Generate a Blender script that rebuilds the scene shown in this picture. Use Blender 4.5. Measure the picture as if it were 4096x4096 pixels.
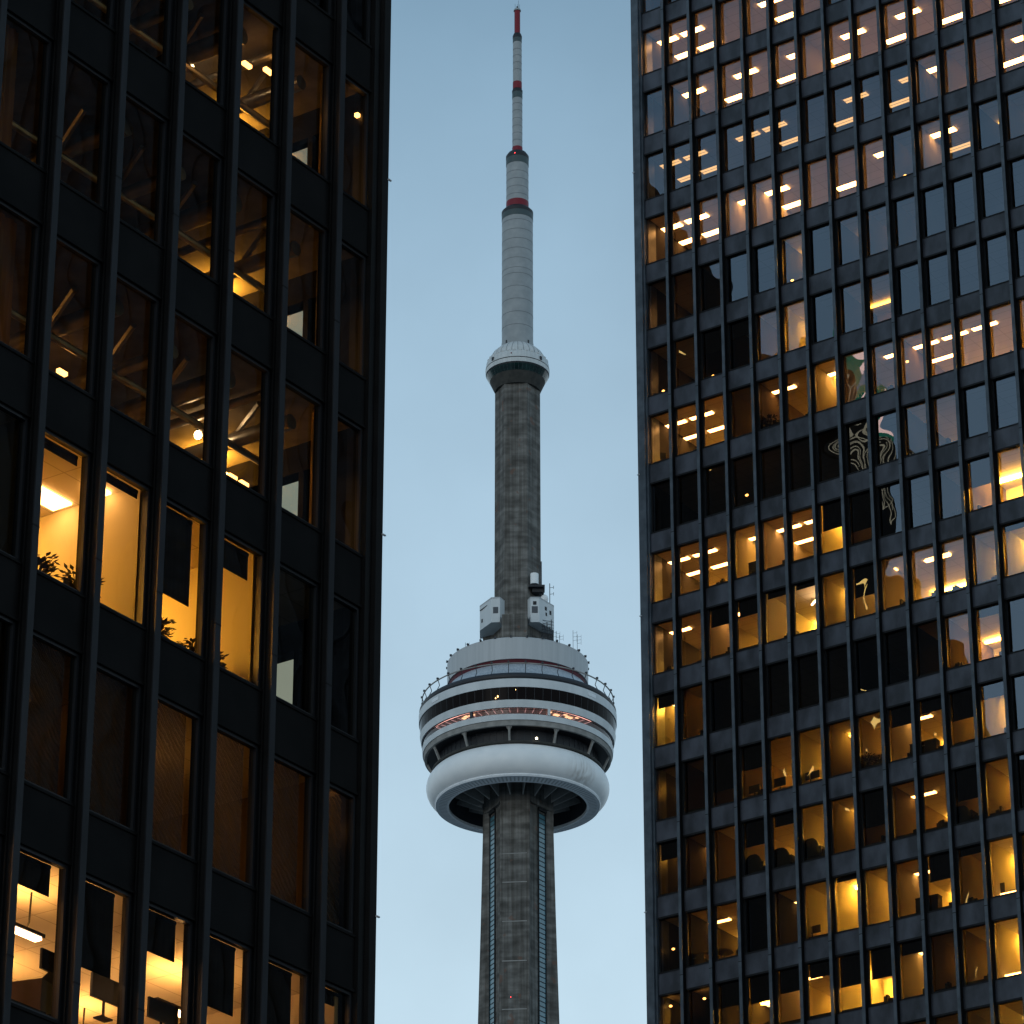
import bpy, bmesh, math, random
from mathutils import Vector, Matrix
R = math.radians
random.seed(7)
scene = bpy.context.scene
for o in list(bpy.data.objects):
    bpy.data.objects.remove(o)
C = scene.collection

# ------------------------------------------------------------------ camera, sky, sun, exposure
cam = bpy.data.cameras.new('camera')
cam.lens = 135.0; cam.sensor_width = 36.0
cam.clip_start = 0.5; cam.clip_end = 20000
camo = bpy.data.objects.new('camera', cam); C.objects.link(camo)
camo.location = (0, 0, 0); camo.rotation_euler = (R(90 + 26.0), 0, 0)
scene.camera = camo

SUN_EL, SUN_ROT = 7.0, 205.0
W = bpy.data.worlds.new('World'); scene.world = W; W.use_nodes = True
nt = W.node_tree; nt.nodes.clear()
N = nt.nodes.new
out = N('ShaderNodeOutputWorld'); bg = N('ShaderNodeBackground')
sky = N('ShaderNodeTexSky'); sky.sky_type = 'NISHITA'; sky.sun_disc = False
sky.sun_elevation = R(SUN_EL); sky.sun_rotation = R(SUN_ROT)
sky.altitude = 0; sky.air_density = 1.0; sky.dust_density = 2.2; sky.ozone_density = 2.0
tc = N('ShaderNodeTexCoord'); sep = N('ShaderNodeSeparateXYZ')
nt.links.new(tc.outputs['Generated'], sep.inputs[0])
# thin even overcast: low contrast cloud that pales towards the horizon
ramp = N('ShaderNodeValToRGB')
nt.links.new(sep.outputs['Z'], ramp.inputs[0])
cr = ramp.color_ramp
cr.elements[0].position = 0.0; cr.elements[0].color = (7.0, 8.7, 9.8, 1)
cr.elements[1].position = 1.0; cr.elements[1].color = (1.5, 2.5, 3.6, 1)
for p, c in ((0.29, (6.3, 8.2, 9.4)), (0.42, (4.8, 6.7, 8.2)), (0.56, (2.3, 3.8, 5.2))):
    e = cr.elements.new(p); e.color = (*c, 1)
noi = N('ShaderNodeTexNoise'); noi.inputs['Scale'].default_value = 9.0; noi.inputs['Detail'].default_value = 6.0
nt.links.new(tc.outputs['Generated'], noi.inputs['Vector'])
mr = N('ShaderNodeMapRange'); mr.inputs[1].default_value = 0.3; mr.inputs[2].default_value = 0.7
mr.inputs[3].default_value = 0.90; mr.inputs[4].default_value = 1.10
nt.links.new(noi.outputs['Fac'], mr.inputs[0])
mul = N('ShaderNodeVectorMath'); mul.operation = 'SCALE'
nt.links.new(ramp.outputs[0], mul.inputs[0]); nt.links.new(mr.outputs[0], mul.inputs['Scale'])
mix = N('ShaderNodeMix'); mix.data_type = 'RGBA'; mix.inputs[0].default_value = 0.88
nt.links.new(sky.outputs[0], mix.inputs[6]); nt.links.new(mul.outputs[0], mix.inputs[7])
nt.links.new(mix.outputs[2], bg.inputs[0]); bg.inputs[1].default_value = 0.10
nt.links.new(bg.outputs[0], out.inputs[0])

sun = bpy.data.lights.new('sun', 'SUN'); sun.energy = 0.25; sun.angle = R(30); sun.color = (1.0, 0.97, 0.94)
suno = bpy.data.objects.new('sun', sun); C.objects.link(suno)
az = R(SUN_ROT); el = R(SUN_EL)
sd = Vector((math.sin(az) * math.cos(el), math.cos(az) * math.cos(el), math.sin(el)))
suno.rotation_euler = (-sd).to_track_quat('-Z', 'Y').to_euler()

scene.view_settings.view_transform = 'Standard'; scene.view_settings.look = 'None'
scene.view_settings.exposure = 0.0; scene.view_settings.gamma = 1.0
scene.render.engine = 'CYCLES'
cy = scene.cycles
cy.use_denoising = True; cy.max_bounces = 7; cy.diffuse_bounces = 4; cy.glossy_bounces = 3
cy.transparent_max_bounces = 10; cy.transmission_bounces = 4; cy.sample_clamp_indirect = 4.0
cy.caustics_reflective = False; cy.caustics_refractive = False

# ------------------------------------------------------------------ materials
def principled(name, col, rough=0.5, metal=0.0, spec=0.5):
    m = bpy.data.materials.new(name); m.use_nodes = True
    b = m.node_tree.nodes['Principled BSDF']
    b.inputs['Base Color'].default_value = (*col, 1); b.inputs['Roughness'].default_value = rough
    b.inputs['Metallic'].default_value = metal; b.inputs['Specular IOR Level'].default_value = spec
    return m

def mottled(name, c1, c2, scale, rough=0.5, metal=0.0, spec=0.5, detail=4, bump=0.0, stretch=(1, 1, 1)):
    m = principled(name, c1, rough, metal, spec); t = m.node_tree
    tcn = t.nodes.new('ShaderNodeTexCoord'); mp = t.nodes.new('ShaderNodeMapping'); mp.inputs['Scale'].default_value = stretch
    n = t.nodes.new('ShaderNodeTexNoise'); n.inputs['Scale'].default_value = scale; n.inputs['Detail'].default_value = detail
    t.links.new(tcn.outputs['Object'], mp.inputs[0]); t.links.new(mp.outputs[0], n.inputs['Vector'])
    r = t.nodes.new('ShaderNodeValToRGB'); r.color_ramp.elements[0].position = 0.35; r.color_ramp.elements[1].position = 0.68
    r.color_ramp.elements[0].color = (*c1, 1); r.color_ramp.elements[1].color = (*c2, 1)
    t.links.new(n.outputs['Fac'], r.inputs[0])
    b = t.nodes['Principled BSDF']; t.links.new(r.outputs[0], b.inputs['Base Color'])
    if bump:
        bp = t.nodes.new('ShaderNodeBump'); bp.inputs['Strength'].default_value = bump
        t.links.new(n.outputs['Fac'], bp.inputs['Height']); t.links.new(bp.outputs[0], b.inputs['Normal'])
    return m

def emis(name, col, s):
    m = bpy.data.materials.new(name); m.use_nodes = True; t = m.node_tree; t.nodes.clear()
    o = t.nodes.new('ShaderNodeOutputMaterial'); e = t.nodes.new('ShaderNodeEmission')
    e.inputs[0].default_value = (*col, 1); e.inputs[1].default_value = s
    t.links.new(e.outputs[0], o.inputs[0]); return m

def glass(name, tint, ior, wave, rough=0.0, gloss=(1, 1, 1)):
    """thin tinted pane: coloured transparency plus a slightly warped mirror reflection"""
    m = bpy.data.materials.new(name); m.use_nodes = True; t = m.node_tree; t.nodes.clear()
    n = t.nodes.new; L = t.links.new
    o = n('ShaderNodeOutputMaterial'); mx = n('ShaderNodeMixShader')
    tr = n('ShaderNodeBsdfTransparent'); tr.inputs[0].default_value = (*tint, 1)
    gl = n('ShaderNodeBsdfGlossy'); gl.inputs['Roughness'].default_value = rough; gl.inputs[0].default_value = (*gloss, 1)
    fr = n('ShaderNodeFresnel'); fr.inputs[0].default_value = ior
    geo = n('ShaderNodeNewGeometry'); tcn = n('ShaderNodeTexCoord'); oi = n('ShaderNodeObjectInfo')
    add0 = n('ShaderNodeVectorMath'); add0.operation = 'ADD'
    rv = n('ShaderNodeMath'); rv.operation = 'MULTIPLY'; rv.inputs[1].default_value = 37.0
    rv2 = n('ShaderNodeMath'); rv2.operation = 'MULTIPLY_ADD'; rv2.inputs[1].default_value = 53.0
    L(geo.outputs['Random Per Island'], rv.inputs[0]); L(oi.outputs['Random'], rv2.inputs[0]); L(rv.outputs[0], rv2.inputs[2])
    L(tcn.outputs['Object'], add0.inputs[0]); L(rv2.outputs[0], add0.inputs[1])
    no = n('ShaderNodeTexNoise'); no.inputs['Scale'].default_value = 0.55; no.inputs['Detail'].default_value = 1.0
    L(add0.outputs[0], no.inputs['Vector'])
    sub = n('ShaderNodeVectorMath'); sub.operation = 'SUBTRACT'; sub.inputs[1].default_value = (.5, .5, .5)
    L(no.outputs['Color'], sub.inputs[0])
    sc = n('ShaderNodeVectorMath'); sc.operation = 'SCALE'; sc.inputs['Scale'].default_value = wave; L(sub.outputs[0], sc.inputs[0])
    ad = n('ShaderNodeVectorMath'); ad.operation = 'ADD'; L(geo.outputs['Normal'], ad.inputs[0]); L(sc.outputs[0], ad.inputs[1])
    nm = n('ShaderNodeVectorMath'); nm.operation = 'NORMALIZE'; L(ad.outputs[0], nm.inputs[0])
    L(nm.outputs[0], gl.inputs['Normal'])
    L(fr.outputs[0], mx.inputs[0]); L(tr.outputs[0], mx.inputs[1]); L(gl.outputs[0], mx.inputs[2]); L(mx.outputs[0], o.inputs[0])
    return m

def concrete():
    m = principled('board marked concrete', (.1, .09, .08), 0.9, 0, 0.2); t = m.node_tree; n = t.nodes.new; L = t.links.new
    b = t.nodes['Principled BSDF']; tcn = n('ShaderNodeTexCoord')
    def noise(scale, stretch, detail=4):
        mp = n('ShaderNodeMapping'); mp.inputs['Scale'].default_value = stretch; L(tcn.outputs['Object'], mp.inputs[0])
        x = n('ShaderNodeTexNoise'); x.inputs['Scale'].default_value = scale; x.inputs['Detail'].default_value = detail; L(mp.outputs[0], x.inputs['Vector'])
        return x.outputs['Fac']
    def rmp(v, a, bb, ca, cb):
        r = n('ShaderNodeValToRGB'); r.color_ramp.elements[0].position = a; r.color_ramp.elements[1].position = bb
        r.color_ramp.elements[0].color = (*ca, 1); r.color_ramp.elements[1].color = (*cb, 1); L(v, r.inputs[0]); return r.outputs[0]
    def mixc(f, a, bb, mode='MIX'):
        x = n('ShaderNodeMix'); x.data_type = 'RGBA'; x.blend_type = mode
        if isinstance(f, float): x.inputs[0].default_value = f
        else: L(f, x.inputs[0])
        L(a, x.inputs[6]); L(bb, x.inputs[7]); return x.outputs[2]
    base = rmp(noise(1.0, (.34, .34, .55), 6), .34, .68, (.10, .098, .092), (.20, .196, .185))
    band = rmp(noise(1.0, (.06, .06, .85), 3), .4, .62, (.55, .54, .53), (1.08, 1.08, 1.08))
    c = mixc(0.55, base, band, 'MULTIPLY')
    streak = rmp(noise(1.0, (1.5, 1.5, .03), 5), .40, .62, (.62, .60, .57), (1.1, 1.1, 1.1))
    c = mixc(0.85, c, streak, 'MULTIPLY')
    patch = rmp(noise(1.0, (.42, .42, .36), 2), .66, .70, (0, 0, 0), (.6, .6, .6))
    rust = n('ShaderNodeRGB'); rust.outputs[0].default_value = (.145, .082, .06, 1)
    c = mixc(patch, c, rust.outputs[0])
    L(c, b.inputs['Base Color']); return m

def ceiling_mat(name, col, line, sx, sy):
    m = principled(name, col, .85, 0, .2); t = m.node_tree; n = t.nodes.new; L = t.links.new
    tcn = n('ShaderNodeTexCoord'); br = n('ShaderNodeTexBrick'); br.offset = 0
    br.inputs['Color1'].default_value = (*col, 1); br.inputs['Color2'].default_value = (*[x * .94 for x in col], 1)
    br.inputs['Mortar'].default_value = (*line, 1); br.inputs['Scale'].default_value = 1
    br.inputs['Mortar Size'].default_value = .012; br.inputs['Brick Width'].default_value = sx; br.inputs['Row Height'].default_value = sy
    L(tcn.outputs['Object'], br.inputs['Vector']); L(br.outputs['Color'], t.nodes['Principled BSDF'].inputs['Base Color']); return m

M = {}
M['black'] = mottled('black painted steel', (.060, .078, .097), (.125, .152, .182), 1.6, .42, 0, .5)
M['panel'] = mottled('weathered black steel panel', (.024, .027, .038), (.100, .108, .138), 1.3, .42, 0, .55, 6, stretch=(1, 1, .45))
M['flange_skylit'] = mottled('skylit black steel flange', (.012, .013, .016), (.026, .028, .033), 2.2, .42, 0, .35, 5, stretch=(1, 1, .3))  # flange paler than its web: skylight put into the colour
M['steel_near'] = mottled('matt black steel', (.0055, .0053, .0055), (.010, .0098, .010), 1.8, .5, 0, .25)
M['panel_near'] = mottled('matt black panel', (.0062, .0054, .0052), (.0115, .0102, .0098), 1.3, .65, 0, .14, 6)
M['dark_in'] = principled('dark interior', (.012, .011, .010), .9, 0, .1)
M['core'] = principled('inner core wall', (.05, .045, .04), .9, 0, .1)
M['wallpaint'] = principled('office wall paint', (.62, .56, .44), .85, 0, .2)
M['walldark'] = principled('brown wall', (.22, .16, .09), .85, 0, .2)
M['carpet'] = principled('office carpet', (.30, .25, .20), .95, 0, .1)
M['ceil'] = ceiling_mat('tiled ceiling', (.72, .68, .60), (.45, .41, .35), 1.53, .62)
M['ceil_near'] = ceiling_mat('pale tiled ceiling', (.76, .70, .60), (.50, .44, .36), 1.2, .6)
M['raw'] = mottled('bare concrete soffit', (.16, .14, .11), (.26, .23, .19), 2.0, .9, 0, .2)
M['duct'] = mottled('galvanised duct', (.40, .38, .34), (.55, .53, .48), 3.0, .35, .8, .5)
M['blind'] = mottled('black roller blind', (.010, .009, .009), (.018, .016, .015), 6, .9, 0, .1, stretch=(3, 3, .2))
def curtain_mat():
    m = mottled('tan curtain', (.30, .20, .11), (.46, .33, .19), 5, .9, 0, .1, stretch=(3, 3, .15)); t = m.node_tree
    b = t.nodes['Principled BSDF']; tl = t.nodes.new('ShaderNodeBsdfTranslucent'); mx = t.nodes.new('ShaderNodeMixShader'); mx.inputs[0].default_value = .6
    tl.inputs[0].default_value = (.52, .36, .18, 1); o = t.nodes['Material Output']
    t.links.new(b.outputs[0], mx.inputs[1]); t.links.new(tl.outputs[0], mx.inputs[2]); t.links.new(mx.outputs[0], o.inputs[0]); return m
M['curtain'] = curtain_mat() or mottled('tan curtain', (.30, .20, .11), (.46, .33, .19), 5, .9, 0, .1, stretch=(3, 3, .15))
M['strip'] = emis('fluorescent strip', (1.0, .56, .29), 20.0)
M['stripdim'] = emis('dimmed strip', (1.0, .66, .42), 1.5)
M['troffer'] = emis('troffer panel', (1.0, .60, .27), 15.0)
M['hid0'] = emis('faint room lamp', (1.0, .62, .28), .62)
M['hid1'] = emis('warm room lamp', (1.0, .54, .13), 8.0)
M['hid2'] = emis('warm room lamp strong', (1.0, .55, .09), 85.0)
M['hid3'] = emis('warm room lamp full', (1.0, .57, .09), 250.0)
M['hid1c'] = emis('warm lower room lamp', (1.0, .54, .10), 19.0)
M['hid1b'] = emis('yellowish room lamp', (1.0, .60, .16), 4.5)
M['hid2b'] = emis('yellowish room lamp strong', (1.0, .58, .12), 62.0)
M['hid3b'] = emis('yellowish room lamp full', (1.0, .59, .11), 220.0)
M['pend'] = emis('pendant tube', (1.0, .74, .62), 22.0)
M['pend_up'] = emis('pendant uplight', (1.0, .56, .21), 105.0)
M['spot'] = emis('bare bulb', (1.0, .80, .62), 34.0)
M['spot_s'] = emis('small warm lamp', (1.0, .55, .20), 7.0)
M['gR'] = glass('bronze tinted pane', (.86, .70, .38), 2.35, .030, 0.0, (.76, .86, 1.0))
M['gL'] = glass('bronze pane', (.82, .66, .42), 1.45, .020)
M['clear'] = glass('clear side pane', (.62, .62, .62), 1.3, .004)
M['frame'] = mottled('shade blackened steel', (.008, .008, .009), (.014, .014, .015), 3, .5, 0, .25)  # blacker than the flange steel: recess shade put into the colour
M['framen'] = principled('black frame near', (.020, .021, .024), .4, 0, .5)
M['desk'] = principled('dark laminate', (.02, .018, .015), .6, 0, .3)
M['plastic'] = principled('black plastic', (.012, .012, .013), .45, 0, .4)
M['card'] = mottled('brown cardboard', (.22, .15, .08), (.30, .21, .12), 2, .9, 0, .1)
M['leaf'] = mottled('dark houseplant leaf', (.018, .022, .010), (.04, .045, .02), 6, .6, 0, .3)
M['ground'] = mottled('city ground', (.20, .205, .21), (.28, .28, .28), .02, .9, 0, .3)
M['bracket'] = principled('bright metal bracket', (.9, .9, .9), .25, .2, .8)
# tower
M['conc'] = concrete()
M['white'] = mottled('white painted cladding', (.50, .535, .55), (.59, .625, .64), .35, .5, 0, .4, 5, stretch=(1, 1, .25))
def radome_mat():
    m = mottled('white radome fabric', (.76, .79, .80), (.84, .86, .86), .25, .45, 0, .4, 4); t = m.node_tree; n = t.nodes.new; L = t.links.new
    b = t.nodes['Principled BSDF']; src = b.inputs['Base Color'].links[0].from_socket
    tcn = n('ShaderNodeTexCoord'); d = n('ShaderNodeVectorMath'); d.operation = 'DISTANCE'; d.inputs[1].default_value = (14.8, -12.0, 331.0); L(tcn.outputs['Object'], d.inputs[0])
    mr = n('ShaderNodeMapRange'); mr.inputs[1].default_value = 5.5; mr.inputs[2].default_value = 0.5; L(d.outputs['Value'], mr.inputs[0])
    mp = n('ShaderNodeMapping'); mp.inputs['Scale'].default_value = (1.6, 1.6, .25); L(tcn.outputs['Object'], mp.inputs[0])
    no = n('ShaderNodeTexNoise'); no.inputs['Scale'].default_value = .7; no.inputs['Detail'].default_value = 2; L(mp.outputs[0], no.inputs['Vector'])
    r = n('ShaderNodeMapRange'); r.inputs[1].default_value = .30; r.inputs[2].default_value = .85; L(no.outputs['Fac'], r.inputs[0])
    mu = n('ShaderNodeMath'); mu.operation = 'MULTIPLY'; L(mr.outputs[0], mu.inputs[0]); L(r.outputs[0], mu.inputs[1])
    mx = n('ShaderNodeMix'); mx.data_type = 'RGBA'; L(mu.outputs[0], mx.inputs[0]); L(src, mx.inputs[6]); mx.inputs[7].default_value = (.20, .15, .11, 1)
    L(mx.outputs[2], b.inputs['Base Color']); return m
M['radome'] = radome_mat() or mottled('white radome fabric', (.66, .69, .71), (.74, .76, .77), .25, .45, 0, .4, 4)
M['drum'] = mottled('pale grey metal cladding', (.40, .425, .44), (.46, .485, .50), .4, .55, 0, .4, 4, stretch=(3, 3, .1))
M['red'] = principled('red paint', (.17, .002, .012), .5, 0, .4)
M['red_dark'] = principled('dark red wall', (.075, .001, .010), .6, 0, .3)
M['mast'] = mottled('white mast shell', (.255, .28, .29), (.31, .335, .345), .5, .5, 0, .4, 4)
M['mastring'] = principled('dark green grey collar', (.045, .07, .075), .5, 0, .4)
M['mastflange'] = principled('black flange', (.012, .014, .018), .5, 0, .4)
M['seam'] = principled('seam line', (.10, .11, .125), .7, 0, .2)
M['sp_white'] = mottled('ribbed white cladding', (.48, .51, .51), (.58, .60, .60), .8, .5, 0, .4, 3, stretch=(2, 2, .2))
M['sp_glass'] = mottled('green dark glazing', (.003, .011, .011), (.005, .028, .025), 1.2, .12, 0, .7)
M['collar'] = mottled('dark grey collar', (.035, .036, .034), (.055, .055, .05), .8, .8, 0, .2)
M['darkmetal'] = principled('dark blue grey metal', (.022, .026, .034), .5, 0, .4)
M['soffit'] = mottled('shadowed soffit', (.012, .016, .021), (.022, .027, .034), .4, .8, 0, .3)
M['beam'] = mottled('pale concrete beam', (.22, .22, .21), (.32, .315, .30), .6, .85, 0, .2)
M['louv'] = mottled('louvre ring', (.66, .70, .73), (.76, .79, .81), .8, .6, 0, .3)
M['restglass'] = principled('smoked band glazing', (.005, .003, .003), .12, 0, .05)
M['lookglass'] = glass('lookout pane', (.92, .80, .80), 1.42, .003)
M['sheet'] = mottled('polished metal sheet', (.42, .46, .50), (.60, .63, .66), 1.2, .35, .5, .5, 6, stretch=(2, 2, .4))
M['elev'] = mottled('blue green elevator glazing', (.06, .16, .20), (.10, .22, .27), .6, .18, 0, .7)
M['elevbar'] = principled('black glazing bar', (.010, .012, .014), .6, 0, .3)
M['warmwall'] = principled('pale inner wall', (.55, .42, .40), .8, 0, .2)
M['pink'] = emis('pinkish strip light', (1.0, .60, .58), .5)
M['warm'] = emis('warm ceiling lamp', (1.0, .62, .32), 1.7)
M['warmfull'] = emis('gallery ceiling lamp', (1.0, .52, .44), 2.4)
M['beacon'] = emis('red beacon', (1.0, .05, .06), 5.0)
M['lattice'] = emis('floodlit lattice', (1.0, .85, .55), .8)
M['signgreen'] = emis('green sign', (.10, .75, .45), .4)
M['signpink'] = emis('pale sign face', (1.0, .62, .50), 3.5)
M['lamp'] = emis('white lamp', (1.0, .85, .55), 8.0)

# ------------------------------------------------------------------ helpers
class MB:
    def __init__(s): s.v = []; s.f = []; s.mi = []; s.m = 0
    def box(s, x0, x1, y0, y1, z0, z1, T=None):
        i = len(s.v)
        for z in (z0, z1):
            for x, y in ((x0, y0), (x1, y0), (x1, y1), (x0, y1)):
                p = Vector((x, y, z)); s.v.append(tuple(T @ p if T else p))
        for q in ((3, 2, 1, 0), (4, 5, 6, 7), (0, 1, 5, 4), (1, 2, 6, 5), (2, 3, 7, 6), (3, 0, 4, 7)):
            s.f.append([i + a for a in q]); s.mi.append(s.m)
        return s
    def quad(s, *ps):
        i = len(s.v); s.v += [tuple(p) for p in ps]; s.f.append(list(range(i, i + len(ps)))); s.mi.append(s.m); return s
    def bar(s, a, b, r, n=8, r2=None):
        a = Vector(a); b = Vector(b); d = (b - a); q = d.to_track_quat('Z', 'Y'); i = len(s.v)
        r2 = r if r2 is None else r2
        for p, rr in ((a, r), (b, r2)):
            for k in range(n):
                t = 2 * math.pi * k / n
                s.v.append(tuple(p + q @ Vector((rr * math.cos(t), rr * math.sin(t), 0))))
        for k in range(n):
            s.f.append([i + k, i + (k + 1) % n, i + n + (k + 1) % n, i + n + k]); s.mi.append(s.m)
        s.f.append([i + n - 1 - k for k in range(n)]); s.mi.append(s.m)
        s.f.append([i + n + k for k in range(n)]); s.mi.append(s.m)
        return s
    def path(s, pts, r, n=8):
        for a, b in zip(pts, pts[1:]): s.bar(a, b, r, n)
        return s
    def prism(s, poly, z0, z1):
        i = len(s.v); n = len(poly)
        for z in (z0, z1):
            for x, y in poly: s.v.append((x, y, z))
        for k in range(n):
            s.f.append([i + k, i + (k + 1) % n, i + n + (k + 1) % n, i + n + k]); s.mi.append(s.m)
        s.f.append([i + n - 1 - k for k in range(n)]); s.mi.append(s.m)
        s.f.append([i + n + k for k in range(n)]); s.mi.append(s.m)
        return s
    def lathe(s, prof, n=96, closed=True, sharp=30):
        i = len(s.v); m = len(prof)
        for r, z in prof:
            for k in range(n):
                t = 2 * math.pi * k / n; s.v.append((r * math.cos(t), r * math.sin(t), z))
        for a in range(m if closed else m - 1):
            b = (a + 1) % m
            for k in range(n):
                k2 = (k + 1) % n
                s.f.append([i + a * n + k, i + a * n + k2, i + b * n + k2, i + b * n + k]); s.mi.append(s.m)
        return s
    def blob(s, c, r, seg=10, rings=7):
        i = len(s.v)
        for a in range(1, rings):
            ph = math.pi * a / rings
            for k in range(seg):
                t = 2 * math.pi * k / seg
                s.v.append((c[0] + r[0] * math.sin(ph) * math.cos(t), c[1] + r[1] * math.sin(ph) * math.sin(t), c[2] + r[2] * math.cos(ph)))
        top = len(s.v); s.v.append((c[0], c[1], c[2] + r[2])); s.v.append((c[0], c[1], c[2] - r[2]))
        for a in range(rings - 2):
            for k in range(seg):
                k2 = (k + 1) % seg
                s.f.append([i + a * seg + k, i + (a + 1) * seg + k, i + (a + 1) * seg + k2, i + a * seg + k2]); s.mi.append(s.m)
        for k in range(seg):
            k2 = (k + 1) % seg
            s.f.append([top, i + k, i + k2]); s.mi.append(s.m)
            e = i + (rings - 2) * seg
            s.f.append([top + 1, e + k2, e + k]); s.mi.append(s.m)
        return s
    def build(s, name, mats, parent=None, smooth=False, keep=False):
        me = bpy.data.meshes.new(name); me.from_pydata(s.v, [], s.f)
        if not isinstance(mats, (list, tuple)): mats = [mats]
        for m in mats: me.materials.append(M[m] if isinstance(m, str) else m)
        for p, k in zip(me.polygons, s.mi): p.material_index = k
        bm = bmesh.new(); bm.from_mesh(me)
        if not keep: bmesh.ops.recalc_face_normals(bm, faces=bm.faces)
        if smooth:
            for f in bm.faces: f.smooth = True
            for e in bm.edges:
                if len(e.link_faces) == 2 and e.calc_face_angle(0) > R(32): e.smooth = False
        bm.to_mesh(me); bm.free()
        o = bpy.data.objects.new(name, me); C.objects.link(o)
        if parent: o.parent = parent
        return o

def empty(name, label, cat, loc=(0, 0, 0), rz=0.0, group=None):
    o = bpy.data.objects.new(name, None); C.objects.link(o)
    o.location = loc; o.rotation_euler = (0, 0, rz); o['label'] = label; o['category'] = cat
    if group: o['group'] = group
    return o

def lat(name, prof, mat, parent, n=96):
    return MB().lathe(prof, n).build(name, mat, parent, smooth=True)

def copy_part(o, parent, rz=None, loc=None):
    c = o.copy(); C.objects.link(c); c.parent = parent
    if rz is not None: c.rotation_euler = (0, 0, rz)
    if loc is not None: c.location = loc
    for ch in o.children: copy_part(ch, c)
    return c

# camera projection (only used to decide which panes are in the picture)
F1 = 15360.0; ct, st = math.cos(R(26)), math.sin(R(26))
def px(p):
    d = p[1] * ct + p[2] * st; u = -p[1] * st + p[2] * ct
    return 2048 + F1 * p[0] / d, 2048 - F1 * u / d, d

# ------------------------------------------------------------------ ground
g = MB().quad((-4000, -2000, -1.7), (4000, -2000, -1.7), (4000, 6000, -1.7), (-4000, 6000, -1.7)).build('ground', 'ground')
g['kind'] = 'structure'

# ================================================================== BROADCAST TOWER
TZ = -1.7
tw = empty('broadcast_tower', 'grey concrete broadcast tower with white ring pod and red banded mast between two dark buildings', 'tower', (1.35, 828.0, 0), R(-5.5))
def prof_rect(r0, r1, z0, z1): return [(r0, z0), (r1, z0), (r1, z1), (r0, z1)]
# --- lower shaft: three wings round a hexagonal core
def wing_poly(Rw, D=5.6, hw=3.4):
    pts = []
    for a in (-90, 30, 150):
        for (u, w) in ((Rw, -hw), (Rw, hw)):
            c, s_ = math.cos(R(a)), math.sin(R(a)); pts.append((u * c - w * s_, u * s_ + w * c))
        # core face between this wing and the next
        b = a + 60; cb, sb = math.cos(R(b)), math.sin(R(b))
        half = 2.89
        for t in (-half, half): pts.append((D * cb - t * sb, D * sb + t * cb))
    return pts
def wing_R(h):
    d = max(0, 322 - h); return 7.5 + d * .0205 + d * d * .00012
def loft(levels, polyf, name, mat, parent):
    mb = MB(); n = None
    for h in levels:
        p = polyf(h); n = len(p)
        mb.v += [(x, y, h) for x, y in p]
    for a in range(len(levels) - 1):
        for k in range(n):
            mb.f.append([a * n + k, a * n + (k + 1) % n, (a + 1) * n + (k + 1) % n, (a + 1) * n + k]); mb.mi.append(0)
    mb.f.append(list(range(n))); mb.mi.append(0)
    mb.f.append([(len(levels) - 1) * n + k for k in range(n)]); mb.mi.append(0)
    return mb.build(name, mat, parent)
loft([TZ, 40, 80, 120, 160, 200, 240, 270, 300, 322, 338], lambda h: wing_poly(wing_R(h)), 'shaft', 'conc', tw)
# front pier panel: shallow raised edges and joints on the front wing
mb = MB()
def fr_y(h): return -wing_R(h)
for x in (-3.35, 2.85):
    for a in range(230, 322, 4):
        y0, y1 = fr_y(a), fr_y(a + 4)
        mb.quad((x, y0 - .10, a), (x + .5, y0 - .10, a), (x + .5, y1 - .10, a + 4), (x, y1 - .10, a + 4))
        mb.quad((x, y0, a), (x, y0 - .10, a), (x, y1 - .10, a + 4), (x, y1, a + 4))
        mb.quad((x + .5, y0 - .10, a), (x + .5, y0, a), (x + .5, y1, a + 4), (x + .5, y1 - .10, a + 4))
mb.build('pier_edge', 'conc', tw)
mb = MB()
for h in (313.5, 306.5, 297.0, 287.5, 276.0):
    mb.box(-2.8, 2.8, fr_y(h) - .045, fr_y(h) + .2, h, h + .22)
mb.build('pour_joint', 'beam', tw)
# elevator glazing in the recesses between the wings
for b in (-30, 210):
    mg = MB(); mbar = MB(); T = Matrix.Rotation(R(b), 4, 'Z')
    s0, s1 = (.15, 2.75) if b == -30 else (-2.75, -.15)
    mg.box(5.5, 5.72, s0, s1, 150, 325.4, T)
    k = 150.0
    while k < 325.2:
        mbar.box(5.5, 5.80, s0 - .02, s1 + .02, k, k + .17, T); k += 1.16
    for t in (s0 - .22, s1):
        mbar.box(5.5, 5.9, t, t + .22, 150, 325.9, T)
    mbar.box(5.5, 6.1, s0 - .22, s1 + .22, 325.9, 326.6, T)
    eg = mg.build('elevator_glazing', 'elev', tw)
    mbar.build('glazing_bar', 'elevbar', eg)
# rounded haunches under the pod where ribs meet the shaft
mb = MB(); mb.prism([(x * .99, y * .99) for x, y in wing_poly(7.5, 6.4)], 326.7, 334); mb.build('shaft_head', 'conc', tw)
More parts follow.
